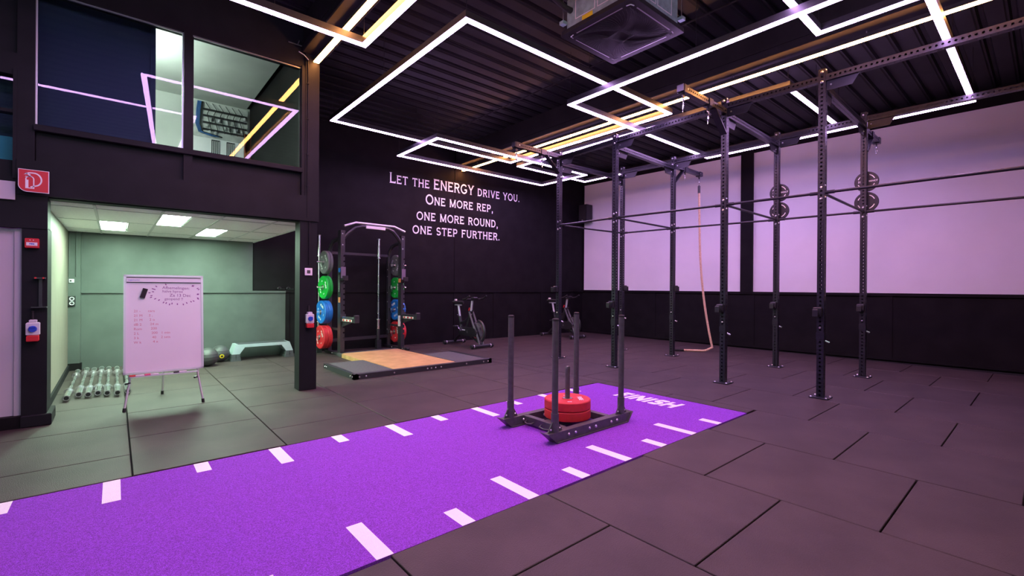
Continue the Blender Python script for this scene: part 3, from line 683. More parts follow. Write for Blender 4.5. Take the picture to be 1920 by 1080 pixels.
# ================================================================== SLED + PLATES
sled = thing('push_sled', 'grey steel push sled with four upright posts on the turf', 'sled', (3.36, 3.08, -0.003))
SX0, SX1, SYa, SYb = -0.60, 0.60, -0.29, 0.30
def runner(y, name='runner'):
    poly = [(SX0, 0.105), (SX0 + 0.10, 0.0), (SX1 - 0.06, 0.0), (SX1, 0.105), (SX1 - 0.02, 0.105), (SX1 - 0.07, 0.012), (SX0 + 0.105, 0.012), (SX0 + 0.02, 0.105)]
    mb = MB().prism([(SX0 + 0.03, 0.09), (SX0 + 0.12, 0.006), (SX1 - 0.08, 0.006), (SX1 - 0.01, 0.09)], lambda u, v, k: (u, y + (-0.035 if k else 0.035), v))
    r = mb.build(name, M_sled, sled)
    MB().prism([(SX0, 0.098), (SX0 + 0.115, 0.0), (SX1 - 0.075, 0.0), (SX1 + 0.005, 0.098), (SX1 - 0.004, 0.098), (SX1 - 0.08, 0.008), (SX0 + 0.12, 0.008), (SX0 + 0.01, 0.098)], lambda u, v, k: (u, y + (-0.052 if k else 0.052), v)).build('skid_plate', M_sled, r)
    for x in (-0.33, -0.24, -0.05, 0.04, 0.27, 0.36):
        for s in (-1, 1): bolt(r, (x, y + s * 0.035, 0.05), (0, s, 0), 0.9)
    return r
runner(SYa); runner(SYb)
for x in (-0.30, 0.31): MB().box(x - 0.03, x + 0.03, SYa + 0.035, SYb - 0.035, 0.02, 0.088, 0.003).build('cross_member', M_sled, sled)
MB().box(-0.27, 0.28, -0.05, 0.06, 0.02, 0.075).build('centre_beam', M_sled, sled)
MB().cyl((0.01, 0.005, 0.07), (0.01, 0.005, 0.55), 0.024, 16).lathe([(0.024, 0.55), (0.02, 0.565), (0.0, 0.572)], 16, (0.01, 0.005, 0)).build('plate_peg', M_sled, sled)
for x in (-0.47, 0.47):
    for y in (SYa, SYb):
        p = MB().cyl((x, y, 0.09), (x, y, 1.06), 0.028, 16).build('post', M_sled, sled)
        MB().cyl((x, y, 0.09), (x, y, 0.25), 0.034, 16).build('socket', M_sled, p)
        MB().lathe([(0.0295, 1.045), (0.0295, 1.062), (0.02, 1.068), (0, 1.068)], 16, (x, y, 0)).build('post_cap', M_rubblk, p)
        for s in (-1, 1): MB().prism([(0.03, 0.088), (0.088, 0.088), (0.03, 0.185)], lambda u, v, k: (x + s * u, y + (0.005 if k else -0.005), v)).build('gusset', M_sled, p)
        bolt(p, (x - 0.055, y - 0.005, 0.115), (0, -1, 0), 0.6); bolt(p, (x + 0.055, y - 0.005, 0.115), (0, -1, 0), 0.6)
def loop(x, y0, y1, par): MB().tube([(x, y0, 0.05), (x - 0.035, y0 + 0.01, 0.04), (x - 0.045, (y0 + y1) / 2, 0.035), (x - 0.035, y1 - 0.01, 0.04), (x, y1, 0.05)], 0.007, 8).build('tow_loop', M_sled, par)
loop(-0.33, -0.12, 0.02, sled); loop(-0.33, 0.12, 0.22, sled)
def bumper(mb, thick, R=0.225):
    h_ = thick / 2
    mb.lathe([(0.026, -h_), (0.05, -h_), (0.055, -h_ + 0.006), (0.15, -h_ + 0.010), (0.175, -h_), (R - 0.008, -h_), (R, -h_ + 0.008), (R, h_ - 0.008), (R - 0.008, h_), (0.175, h_), (0.15, h_ - 0.010), (0.055, h_ - 0.006), (0.05, h_), (0.026, h_), (0.026, -h_)], 40)
    return mb
def plate_txt(t, thick, sgn=1):
    for k in range(2):
        for (s, sz, rr) in (('PURE', 0.062, 0.125), ('KG', 0.03, 0.13)):
            a0 = k * PI + (0 if s == 'PURE' else PI / 2)
            def fn(u, v, d, a0=a0, rr=rr):
                x, y = u, v + rr; c, s_ = math.cos(a0), math.sin(a0)
                return (x * c - y * s_, (x * s_ + y * c) * sgn, sgn * (thick / 2 - 0.0055))
            text_mb(s, sz, fn, bold=0.0016).build('lettering', M_text, t)
red_p = thing('bumper_plate', 'upper red bumper plate lying on the push sled', 'weight plate', (3.37, 3.085, -0.003 + 0.075 + 0.137), 0.9, 'red plates on the sled')
bumper(MB(), 0.088).build('disc', M_red, red_p); plate_txt(red_p, 0.088)
MB().lathe([(0.025, -0.044), (0.05, -0.045), (0.05, -0.04)], 24).lathe([(0.025, 0.0445), (0.047, 0.0445)], 24).build('hub', M_zinc, red_p)
dup(red_p, (3.37, 3.085, -0.003 + 0.075 + 0.046), 0.2, 'lower red bumper plate at the bottom of the stack on the push sled')

# ================================================================== LIFTING PLATFORM
pf = thing('lifting_platform', 'low lifting platform with oak centre between dark rubber side mats', 'platform', (3.82, 7.5, 0))
def bevel_bar(p, q, outv):
    p, q, o_ = Vector(p), Vector(q), Vector(outv)
    mb = MB(); vs = []
    for c in (p, q): vs += [c, c + o_ * 0.0 + Vector((0, 0, 0.075)), c - o_ * 0.035 + Vector((0, 0, 0.085)), c - o_ * 0.07 + Vector((0, 0, 0.072)), c - o_ * 0.07]
    mb.add(vs, [(0, 1, 2, 3, 4), (9, 8, 7, 6, 5)] + [(i, (i + 1) % 5, 5 + (i + 1) % 5, 5 + i) for i in range(5)]); return mb
X0, X1, Yf, Yw = -1.24, 1.24, -1.06, 0.20
fb = bevel_bar((X0, Yf, 0), (X1, Yf, 0), (0, -1, 0)).build('edge_bar', M_steel, pf)
for k in (-1.16, -1.06, -0.62, -0.05, 0.02, 0.1, 0.2, 0.7, 1.06, 1.16): bolt(fb, (k, Yf, 0.035), (0, -1, 0), 0.9)
for s, x in ((-1, X0), (1, X1)):
    sb = bevel_bar((x, Yf, 0), (x, Yw, 0), (s, 0, 0)).build('edge_bar', M_steel, pf)
    for k in (-1.0, -0.93, 0.06, 0.13): bolt(sb, (x, k, 0.035), (s, 0, 0), 0.9)
    MB().box(x - s * 0.07, x - s * 0.66, Yf + 0.07, Yw, 0.0, 0.068, 0.004).build('rubber_mat', M_mat, pf) if s > 0 else MB().box(x + 0.07, x + 0.66, Yf + 0.07, Yw, 0.0, 0.068, 0.004).build('rubber_mat', M_mat, pf)
nb = 8; bw = 1.12 / nb
for k in range(nb):
    MB().box(-0.57 + k * bw + 0.0006, -0.57 + (k + 1) * bw - 0.0006, Yf + 0.07, 1.16, 0.0, 0.070).build('oak_board', M_wood, pf)
MB().box(-0.61, -0.572, 0.2, 1.10, 0.0, 0.069).build('oak_board', M_wood, pf)
MB().box(-0.60, 0.60, 1.16, 1.36, 0.0, 0.06, 0.003).build('rubber_mat', M_mat, pf)

# ================================================================== HALF RACK
RKX, RKY, RKA = 3.95, 8.92, 0.085
def rkp(x, y, z): return (RKX + x * math.cos(RKA) - y * math.sin(RKA), RKY + x * math.sin(RKA) + y * math.cos(RKA), z)
rk = thing('half_rack', 'black half rack with notched uprights standing behind the lifting platform', 'power rack', (RKX, RKY, 0), RKA)
HX = 0.66
for s in (-1, 1):
    x = s * HX
    u = MB().box(x - 0.042, x + 0.042, 0.02, 0.06, 0.05, 2.40).box(x - 0.042, x + 0.01, -0.06, 0.02, 0.05, 2.40).box(x + 0.01, x + 0.042, -0.06, 0.02, 2.0, 2.40).box(x + 0.01, x + 0.042, -0.06, 0.02, 0.05, 0.25)
    z = 0.25
    while z < 1.98: u.box(x + 0.01, x + 0.042, -0.06, 0.02, z, z + 0.05).box(x + 0.01, x + 0.042, -0.06, -0.03, z + 0.05, z + 0.07); z += 0.105
    U = u.build('upright', M_steel, rk)
    for zz in (2.12, 2.33): bolt(U, (x - 0.012, -0.06, zz), (0, -1, 0), 1.2)
    R = MB().box(x - 0.035, x + 0.035, 0.48, 0.55, 0.05, 1.9)
    pts = [(x, 0.515, 1.88), (x, 0.51, 2.0), (x, 0.46, 2.12), (x, 0.36, 2.2), (x, 0.22, 2.24), (x, 0.05, 2.25)]
    R.tube(pts, 0.04, 8); R.build('rear_upright', M_steel, rk)
    ft = MB().box(x - 0.04, x + 0.04, -0.22, 0.62, 0.0, 0.06, 0.006).build('foot_rail', M_steel, rk)
    for yy in (-0.24, 0.62): MB().cyl((x - 0.035, yy, 0.035), (x + 0.035, yy, 0.035), 0.035, 12).build('rubber_foot', M_rubblk, ft)
    for yy in (-0.18, -0.11, 0.3): bolt(ft, (x - 0.04, yy, 0.03), (-1, 0, 0), 0.9)
    for zz in (0.5, 0.95, 1.4): MB().beam((x, 0.05, zz), (x, 0.49, zz), 0.03, 0.04).build('side_brace', M_steel, rk) if zz == 0.5 else None
    # j-cup with pad
    jc = MB().box(x - 0.05, x + 0.05, -0.075, -0.058, 1.44, 1.62).box(x - 0.05, x + 0.05, -0.16, -0.07, 1.44, 1.47).box(x - 0.05, x + 0.05, -0.18, -0.15, 1.44, 1.53, 0.005).build('j_cup', M_plastic, rk)
    MB().box(x - 0.045, x + 0.045, -0.088, -0.075, 1.48, 1.70, 0.004).build('cup_pad', M_skin, jc)
    # safety arm
    sa = MB().box(x - 0.04, x + 0.04, -0.60, -0.06, 0.66, 0.73, 0.004).box(x - 0.055, x + 0.055, -0.085, -0.055, 0.60, 0.80).box(x - 0.045, x + 0.045, -0.64, -0.60, 0.66, 0.80, 0.006).prism([(-0.06, 0.66), (-0.45, 0.66), (-0.06, 0.56)], lambda a, b, k: (x + (0.012 if k else -0.012), a, b)).build('safety_arm', M_steel, rk)
    MB().box(x - 0.036, x + 0.036, -0.60, -0.085, 0.73, 0.762, 0.006).build('steel_strip', M_chrome, sa)
    MB().box(x - 0.041, x - 0.0395, -0.52, -0.14, 0.675, 0.715).build('warning_label', M_sticker, sa)
    for k in range(3): MB().box(x - 0.0425, x - 0.041, -0.48 + 0.13 * k, -0.42 + 0.13 * k, 0.68, 0.71).build('warning_mark', M_sred, sa)
    # pegs
    for zz in (1.80, 1.31, 0.83, 0.345):
        MB().cyl((x + s * 0.03, 0.40, zz), (x + s * (0.36), 0.40, zz), 0.02, 12).box(x - 0.02, x + 0.02, 0.40, 0.49, zz - 0.03, zz + 0.03).build('storage_peg', M_chrome, rk)
    for zz in (0.4, 0.6, 1.0, 1.2, 1.55, 1.7): bolt(rk, (x - s * 0.0 - 0.035, 0.50, zz), (-1, 0, 0), 0.7)
MB().box(-HX - 0.056, -HX - 0.043, -0.05, 0.0, 1.20, 1.58).build('label_strip', M_plastic, rk)
text_mb('PURESTRENGTH', 0.05, lambda u, v, d: (-HX - 0.057, -0.025 + v * 0.5, 1.38 + u), width=0.30).build('lettering', M_text, rk)
MB().box(-HX - 0.058, -HX - 0.043, -0.05, 0.0, 1.60, 1.68).build('blue_latch', M_blue, rk)
MB().box(-HX - 0.057, -HX - 0.043, -0.05, 0.0, 1.02, 1.12).build('orange_sticker', M_orangeS, rk)
MB().box(HX - 0.075, HX - 0.043, -0.05, 0.0, 0.50, 0.72).build('info_sticker', M_sticker, rk)
MB().box(HX - 0.075, HX - 0.043, -0.05, 0.0, 1.42, 1.50).build('orange_sticker', M_orangeS, rk)
ap = [(-HX, -0.0, 2.22), (-HX + 0.12, -0.03, 2.36), (-HX + 0.25, -0.06, 2.47), (-0.28, -0.07, 2.51), (0.28, -0.07, 2.51), (HX - 0.25, -0.06, 2.47), (HX - 0.12, -0.03, 2.36), (HX, 0.0, 2.22)]
MB().tube(ap, 0.04, 8).build('top_arch', M_steel, rk)
MB().tube([(-0.66, -0.12, 2.48), (-0.42, -0.10, 2.565), (0.42, -0.10, 2.565), (0.66, -0.12, 2.48)], 0.022, 12).build('pull_up_bar', M_alu, rk)
MB().box(-0.21, 0.21, -0.115, -0.09, 2.47, 2.53, 0.004).build('name_plate', M_sticker, rk)
MB().beam((-HX, 0.515, 0.25), (HX, 0.515, 0.25), 0.06, 0.06).build('rear_stretcher', M_steel, rk)
MB().beam((-HX, 0.515, 2.0), (HX, 0.515, 2.0), 0.05, 0.05).build('rear_stretcher', M_steel, rk)
# plates on the rack
kinds = [(1.80, M_grey, 'grey', (0.05, 0.05)), (1.31, M_green, 'green', (0.055, 0.055)), (0.83, M_blue, 'blue', (0.075, 0.075)), (0.345, M_red, 'red', (0.085, 0.085))]
proto = {}
for s in (-1, 1):
    for zz, m_, nm, ths in kinds:
        x = s * (HX + 0.075)
        for k, th in enumerate(ths):
            xc = x + s * th / 2; x += s * (th + 0.003)
            side = 'left' if s < 0 else 'right'
            lab = '%s %s bumper plate on the %s storage side of the half rack' % ('outer' if k else 'inner', nm, side)
            if nm not in proto:
                t = thing('bumper_plate', lab, 'weight plate', (0, 0, 0), 0, 'bumper plates stored on the half rack')
                bumper(MB(), th).build('disc', m_, t); plate_txt(t, th); plate_txt(t, th, -1)
                MB().lathe([(0.025, th / 2), (0.05, th / 2 + 0.001), (0.05, th / 2 - 0.004)], 20).lathe([(0.025, -th / 2), (0.05, -th / 2 - 0.001), (0.05, -th / 2 + 0.004)], 20).build('hub', M_zinc, t)
                proto[nm] = t; o = t
            else: o = dup(proto[nm], label=lab)
            o.location = rkp(xc, 0.40, zz - 0.004); o.rotation_euler = (Matrix.Rotation(RKA, 3, 'Z') @ Matrix.Rotation(PI / 2, 3, 'Y') @ Matrix.Rotation(random.uniform(-1.2, 1.2) + (PI if k else 0), 3, 'Z')).to_euler()
# ---- barbells
def barbell(label, loc, group):
    t = thing('barbell', label, 'barbell', loc, 0, group)
    MB().cyl((0, -0.655, 0), (0, 0.655, 0), 0.0155, 12).build('shaft', M_chrome, t)
    for y0, y1 in ((-0.52, -0.28), (-0.10, 0.10), (0.28, 0.52)): MB().cyl((0, y0, 0), (0, y1, 0), 0.0162, 12).build('knurling', M_zinc, t)
    for s in (-1, 1):
        sl = MB().cyl((0, s * 0.66, 0), (0, s * 1.07, 0), 0.0295, 16).build('sleeve', M_chrome, t)
        MB().cyl((0, s * 1.05, 0), (0, s * 1.072, 0), 0.0308, 16).build('end_ring', M_zinc, sl)
        MB().cyl((0, s * 1.068, 0), (0, s * 1.074, 0), 0.022, 12).build('end_plug', M_rubblk, sl)
        MB().lathe([(0.014, -0.012), (0.044, -0.012), (0.046, 0), (0.044, 0.012), (0.014, 0.012)], 20, (0, s * 0.655, 0), (0, 1, 0)).build('collar', M_chrome, t)
    return t
bx = [(-0.41, 8.30, 0.0), (-0.315, 8.45, 0.0), (-0.231, 8.39, 0.0), (-0.147, 8.43, 0.0), (-0.063, 8.36, 0.0), (0.03, 8.30, 0.0), (0.125, 8.35, 0.0)]
ords = ['first', 'second', 'third', 'fourth', 'fifth', 'sixth', 'seventh']
b0 = None
for k, (x, y, rz) in enumerate(bx):
    lab = 'chrome barbell on the alcove floor, %s from the cream wall' % ords[k]
    if b0 is None: b0 = barbell(lab, (x, y, 0.0465), 'barbells lying on the alcove floor'); o = b0
    else: o = dup(b0, label=lab)
    o.location = (x, y, 0.0465); o.rotation_euler = (0, 0, rz)
for x, y, lab in ((0.39, 0.47, 'chrome barbell standing upright at the back right inside the half rack'), (-0.80, 0.69, 'chrome barbell standing upright behind the left plates of the half rack')):
    o = dup(b0, label=lab); o['group'] = 'barbells standing in the half rack'
    o.location = rkp(x, y, 1.28); o.rotation_euler = (PI / 2, 0, 0)
    MB().cyl((x, y, 0.03), (x, y, 0.42), 0.036, 12, caps=False).box(x - 0.05, x + 0.05, y - 0.045, y + 0.04, 0.0, 0.19).build('bar_holder', M_steel, rk)

# ================================================================== SPIN BIKES
def bike(label, loc):
    t = thing('spin_bike', label, 'exercise bike', loc, 0, 'spin bikes along the back wall')
    for y, nm in ((-0.52, 'front_foot'), (0.56, 'rear_foot')):
        f = MB().cyl((-0.27, y, 0.052), (0.27, y, 0.052), 0.034, 12).build(nm, M_steel, t)
        for s in (-1, 1):
            MB().lathe([(0.0, 0), (0.038, 0), (0.042, 0.02), (0.042, 0.06), (0.036, 0.065)], 14, (s * 0.30, y, 0.052), (-s, 0, 0)).build('foot_cap', M_rubblk, f)
            MB().cyl((s * 0.215, y, 0.052), (s * 0.235, y, 0.052), 0.0365, 14).build('ring', M_alu, f)
            MB().cyl((s * 0.26, y, 0.0), (s * 0.26, y, 0.04), 0.022, 10).build('level_foot', M_rubblk, f)
    fw_ = MB().lathe([(0.03, -0.012), (0.19, -0.010), (0.205, -0.018), (0.225, -0.016), (0.225, 0.016), (0.205, 0.018), (0.19, 0.010), (0.03, 0.012), (0.03, -0.012)], 36, (0, -0.36, 0.345), (1, 0, 0)).build('flywheel', M_chrome, t)
    gpts = [(0, -0.36 + 0.245 * math.cos(a), 0.345 + 0.245 * math.sin(a)) for a in [math.radians(95 + 9 * i) for i in range(16)]]
    MB().tube(gpts, 0.03, 8).build('wheel_guard', M_plastic, t)
    for s in (-1, 1): MB().tube([(s * 0.05, -0.10, 0.78), (s * 0.05, -0.25, 0.50), (s * 0.05, -0.36, 0.345), (s * 0.05, -0.50, 0.07)], [0.022, 0.024, 0.024, 0.022], 8).build('fork_leg', M_sled, t)
    fr = MB().tube([(0, -0.10, 0.80), (0, -0.04, 0.62), (0, 0.05, 0.42), (0, 0.10, 0.32)], 0.04, 10).tube([(0, 0.10, 0.32), (0, 0.28, 0.26), (0, 0.45, 0.15), (0, 0.56, 0.06)], 0.036, 10).tube([(0, -0.06, 0.66), (0, 0.12, 0.55), (0, 0.30, 0.50)], 0.034, 10).tube([(0, 0.26, 0.30), (0, 0.30, 0.50), (0, 0.34, 0.66)], 0.034, 10).tube([(0, 0.1, 0.32), (0, -0.2, 0.20), (0, -0.50, 0.07)], 0.03, 10)
    fr.build('frame', M_plastic, t)
    cg = MB(); ring = []
    for i in range(24):
        a = 2 * PI * i / 24; cy = 0.13 if math.cos(a) > 0 else -0.30; ring.append((cy + 0.115 * math.cos(a), 0.335 + 0.10 * math.sin(a)))
    cg.prism(ring, lambda u, v, k: (-0.105 if k else -0.065, u, v)); cg = cg.build('chain_guard', M_plastic, t)
    MB().cyl((-0.107, -0.10, 0.335), (-0.106, -0.10, 0.335), 0.03, 12).build('logo', M_sled, cg)
    MB().box(-0.1075, -0.105, -0.02, 0.10, 0.36, 0.375).build('lettering', M_text, cg)
    for s in (-1, 1):
        c = MB().beam((s * 0.12, 0.13, 0.335), (s * 0.13, 0.13 - s * 0.13, 0.335 - s * 0.11), 0.02, 0.028, (1, 0, 0)).build('crank', M_chrome, t)
        MB().box(s * 0.135 if s > 0 else -0.225, 0.225 if s > 0 else -0.135, 0.13 - s * 0.13 - 0.045, 0.13 - s * 0.13 + 0.045, 0.315 - s * 0.11, 0.345 - s * 0.11, 0.006).build('pedal', M_plastic, c)
    MB().cyl((0, 0.33, 0.60), (0, 0.40, 0.90), 0.026, 10).build('seat_post', M_alu, t)
    MB().cyl((-0.05, 0.345, 0.68), (-0.09, 0.345, 0.68), 0.024, 10).build('knob', M_plastic, t)
    MB().box(-0.025, 0.025, 0.30, 0.52, 0.90, 0.93, 0.004).build('seat_slider', M_alu, t)
    sd = [(0.20, 0.02), (0.24, 0.035), (0.36, 0.05), (0.46, 0.09), (0.52, 0.105), (0.55, 0.08)]
    vs = []; N = 12
    for (y, w) in sd:
        for i in range(N):
            a = 2 * PI * i / N; vs.append((w * math.cos(a), y, 0.985 + (0.03 if math.sin(a) > 0 else 0.045) * math.sin(a)))
    n = len(sd); fs = [(i * N + k, i * N + (k + 1) % N, (i + 1) * N + (k + 1) % N, (i + 1) * N + k) for i in range(n - 1) for k in range(N)] + [tuple(range(N)), tuple(range((n - 1) * N, n * N))]
    MB().add(vs, fs, True).build('saddle', M_rubblk, t)
    MB().box(-0.02, 0.02, 0.49, 0.545, 0.99, 1.05, 0.006).build('saddle_badge', M_sticker, t)
    MB().cyl((0, -0.09, 0.72), (0, -0.145, 1.03), 0.026, 10).build('handlebar_post', M_alu, t)
    MB().cyl((0, -0.045, 0.86), (0, -0.02, 0.80), 0.02, 10).build('resistance_knob', M_sred, t)
    MB().cyl((0, -0.15, 0.80), (0, -0.20, 0.80), 0.018, 10).build('adjust_knob', M_plastic, t)
    hb = MB().tube([(-0.24, -0.13, 1.06), (0.24, -0.13, 1.06)], 0.018, 8)
    for s in (-1, 1): hb.tube([(s * 0.10, -0.02, 1.05), (s * 0.18, -0.06, 1.05), (s * 0.24, -0.13, 1.06), (s * 0.24, -0.26, 1.08), (s * 0.23, -0.36, 1.14)], 0.018, 8)
    hb.box(-0.05, 0.05, -0.24, -0.02, 1.03, 1.065, 0.006).build('handlebar', M_rubblk, t)
    MB().box(-0.06, 0.06, -0.27, -0.18, 1.06, 1.11, 0.012).build('console', M_plastic, t)
    return t
bk = bike('black spin bike between the lifting platform and the rig', (6.08, 8.60, 0))
dup(bk, (9.22, 8.62, 0), None, 'black spin bike in the far corner behind the rig upright')

# ================================================================== FLIPCHART / WHITEBOARD
tilt = 0.10
wbd = thing('flipchart_board', 'white magnetic flipchart board on a tripod stand with handwriting', 'whiteboard', (0.425, 6.33, 0))
def bp(u, v, d=0.0):
    """board coordinates: u across, v up from the bottom edge (z = 0.38), d = out of the face"""
    return (u, 0.02 + v * math.sin(tilt) - d * math.cos(tilt), 0.38 + v * math.cos(tilt) - d * math.sin(tilt) * 0)
BW, BH = 0.355, 1.065
def bslab(u0, u1, v0, v1, d0, d1):
    vs = [bp(u, v, d) for d in (d0, d1) for v in (v0, v1) for u in (u0, u1)]
    return MB().add(vs, [(0, 2, 3, 1), (4, 5, 7, 6), (0, 1, 5, 4), (2, 6, 7, 3), (0, 4, 6, 2), (1, 3, 7, 5)])
bslab(-BW + .01, BW - .01, 0.01, BH - .01, -0.012, 0.004).build('board', M_whiteboard, wbd)
for a in ((-BW, -BW + 0.02, 0, BH), (BW - 0.02, BW, 0, BH), (-BW, BW, 0, 0.02), (-BW, BW, BH - 0.02, BH)): bslab(a[0], a[1], a[2], a[3], -0.016, 0.010).build('frame_rail', M_alu, wbd)
cl = bslab(-BW + 0.025, BW - 0.025, BH - 0.078, BH - 0.036, 0.006, 0.024).build('paper_clamp', M_whiteboard, wbd)
bslab(-BW + 0.025, BW - 0.025, BH - 0.032, BH - 0.026, 0.004, 0.012).build('clamp_shadow_strip', M_plastic, wbd)  # raised dark strip standing in for the shadow along the clamp edge
bslab(-BW + 0.025, BW - 0.025, BH - 0.086, BH - 0.080, 0.004, 0.010).build('clamp_shadow_strip', M_plastic, wbd)
text_mb('Legamaster', 0.022, lambda u, v, d: bp(-BW + 0.085 + u, BH - 0.057 + v, 0.0246)).build('lettering', M_sblue, cl)
bslab(-BW + 0.06, BW - 0.06, -0.028, -0.018, 0.0, 0.07).build('pen_tray', M_alu, wbd)
for s in (-1, 1):
    L = MB().cyl(bp(s * 0.30, -0.06, -0.02), (s * 0.345 + 0.0, -0.03, 0.02), 0.011, 10).cyl(bp(s * 0.30, 0.02, -0.03), bp(s * 0.30, -0.06, -0.02), 0.014, 10).build('leg', M_alu, wbd)
    MB().cyl((s * 0.343, -0.028, 0.04), (s * 0.346, -0.032, 0.0), 0.015, 10).build('rubber_foot', M_rubblk, L)
    MB().cyl(bp(s * 0.30, -0.09, -0.02), (s * 0.30 - 0.035, 0.0, 0.285), 0.012, 8).build('clamp_knob', M_plastic, L)
L = MB().cyl((0.02, 0.16, 1.2), (0.02, 0.74, 0.02), 0.011, 10).build('leg', M_alu, wbd)
MB().cyl((0.02, 0.725, 0.045), (0.02, 0.745, 0.0), 0.015, 10).build('rubber_foot', M_rubblk, L)
def writing(lines, mtl, bold=0.0006):
    mb = MB()
    for (s, u, v, sz) in lines:
        t_ = text_mb(s, sz, lambda x, y, d: bp(u + x, v + y - 0.03 * x, 0.0046), bold=bold, align='LEFT'); mb.add(t_.v, t_.f)
    return mb.build('handwriting', mtl, wbd, kind='stuff')
writing([('Afbemelingen:', -0.025, 0.925, 0.044), ('halve hyrox', -0.025, 0.885, 0.040), ('Za 13 Dec', 0.04, 0.84, 0.046), ('geopend !!', -0.005, 0.80, 0.040)], M_ink, 0.0)
hl = [('21 -', 'cars'), ('21 M', '2 ,'), ('21 M', '2 o'), ('dB 2', '24 m'), ('Rom', '200'), ('2 L', '200   1 min'), ('3 k', '40    2 sets'), ('W k', '4 x')]
writing([(a, -0.27, 0.67 - 0.048 * i, 0.036) for i, (a, b) in enumerate(hl)] + [(b, -0.15 + 0.006 * i, 0.67 - 0.048 * i, 0.036) for i, (a, b) in enumerate(hl)], M_ink2, 0.0)
dots = MB()
for i in range(34):
    a = 2 * PI * i / 34 + random.uniform(-.1, .1); u, v = 0.10 + 0.22 * math.cos(a) * random.uniform(.9, 1.1), 0.86 + 0.12 * math.sin(a) * random.uniform(.9, 1.1)
    if v > BH - 0.1 or u > BW - 0.03: continue
    c, s_ = math.cos(a) * 0.009, math.sin(a) * 0.009; n_ = (-s_ * 0.5, c * 0.5)
    dots.add([bp(u - c - n_[0], v - s_ - n_[1], .0046), bp(u + c - n_[0], v + s_ - n_[1], .0046), bp(u + c + n_[0], v + s_ + n_[1], .0046), bp(u - c + n_[0], v - s_ + n_[1], .0046)], [(0, 1, 2, 3)])
dots.build('handwriting', M_ink, wbd, kind='stuff')
WB = Vector((0.425, 6.33, 0))
def rot_slab(u0, v0, w, hgt, ang, d0, d1):
    vs = []
    for d in (d0, d1):
        for (a, b) in ((-w, -hgt), (w, -hgt), (w, hgt), (-w, hgt)):
            vs.append(Vector(bp(u0 + a * math.cos(ang) - b * math.sin(ang), v0 + a * math.sin(ang) + b * math.cos(ang), d)) + WB)
    return MB().add(vs, [(0, 1, 2, 3), (7, 6, 5, 4), (0, 4, 5, 1), (1, 5, 6, 2), (2, 6, 7, 3), (3, 7, 4, 0)])
tag(rot_slab(-0.185, 0.865, 0.022, 0.052, -0.28, 0.005, 0.03).build('board_eraser', M_rubblk), 'black board eraser stuck to the whiteboard', 'eraser')
for u, m_, nm in ((-0.245, M_sred, 'red marker pen at the left end of the whiteboard tray'), (-0.12, mat('pink_pen', (0.8, 0.1, 0.25), 0.4), 'pink marker pen second from the left on the whiteboard tray'), (0.13, M_plastic, 'black marker pen right of centre on the whiteboard tray')):
    p0, p1 = Vector(bp(u - 0.06, -0.010, 0.05)) + WB, Vector(bp(u + 0.06, -0.010, 0.05)) + WB
    t = thing('marker_pen', nm, 'marker', p0, 0, 'pens in the whiteboard tray')
    MB().cyl((0, 0, 0), p1 - p0, 0.008, 10).build('barrel', M_signw, t); MB().cyl((0, 0, 0), (p1 - p0) * 0.42, 0.0092, 10).build('cap', m_, t)

# ================================================================== ALCOVE FLOOR THINGS
for (x, y, r, lb, badge) in ((1.17, 9.05, 0.15, 'black medicine ball half hidden by the whiteboard', False), (1.40, 9.45, 0.145, 'black medicine ball with a yellow badge next to the step platform', True)):
    t = thing('medicine_ball', lb, 'ball', (x, y, 0), 0, 'medicine balls in the alcove')
    mb = MB().lathe([(r * math.sin(PI * i / 18) + 1e-5, r - r * math.cos(PI * i / 18)) for i in range(19)], 32); mb.build('shell', M_ball, t)
    for k in range(3):
        rr = r * (0.95, 1.003, 0.95)[k]; zz = r + (-1, 0, 1)[k] * r * 0.32
        MB().tube([(rr * math.cos(2 * PI * i / 32), rr * math.sin(2 * PI * i / 32), zz) for i in range(32)], 0.003, 5, closed=True).build('seam', M_rubblk, t)
    if badge:
        d = Vector((0.05, -1, -0.25)).normalized(); c = Vector((0, 0, r)) + d * (r - 0.004)
        bd = MB().cyl(c, c + d * 0.007, 0.035, 20).build('badge', M_yellow, t)
        MB().cyl(c + d * 0.007, c + d * 0.0085, 0.018, 16).build('badge_print', M_rubblk, bd)
st = thing('aerobic_step', 'grey aerobic step platform on dark risers by the alcove wall', 'step platform', (2.06, 9.50, 0))
poly = [(-0.50, 0.12), (-0.38, 0.12), (-0.30, 0.235), (0.30, 0.235), (0.38, 0.12), (0.50, 0.12), (0.44, 0.285), (-0.44, 0.285)]
MB().prism(poly, lambda u, v, k: (u, (0.17 if k else -0.17), v)).build('deck', M_step, st)
MB().box(-0.40, 0.40, -0.14, 0.14, 0.285, 0.292, 0.002).build('grip_mat', M_stepd, st)
for s in (-1, 1):
    rb = MB().prism([(s * 0.37, 0.06), (s * 0.51, 0.06), (s * 0.50, 0.12), (s * 0.38, 0.12)], lambda u, v, k: (u, (0.175 if k else -0.175), v)).build('riser', M_stepd, st)
    MB().prism([(s * 0.36, 0.0), (s * 0.52, 0.0), (s * 0.51, 0.057), (s * 0.37, 0.057)], lambda u, v, k: (u, (0.18 if k else -0.18), v)).build('riser', M_stepd, st)
    MB().box(s * 0.44 - 0.004, s * 0.44 + 0.004, -0.18, -0.175, 0.02, 0.11).build('rib', M_rubblk, rb)
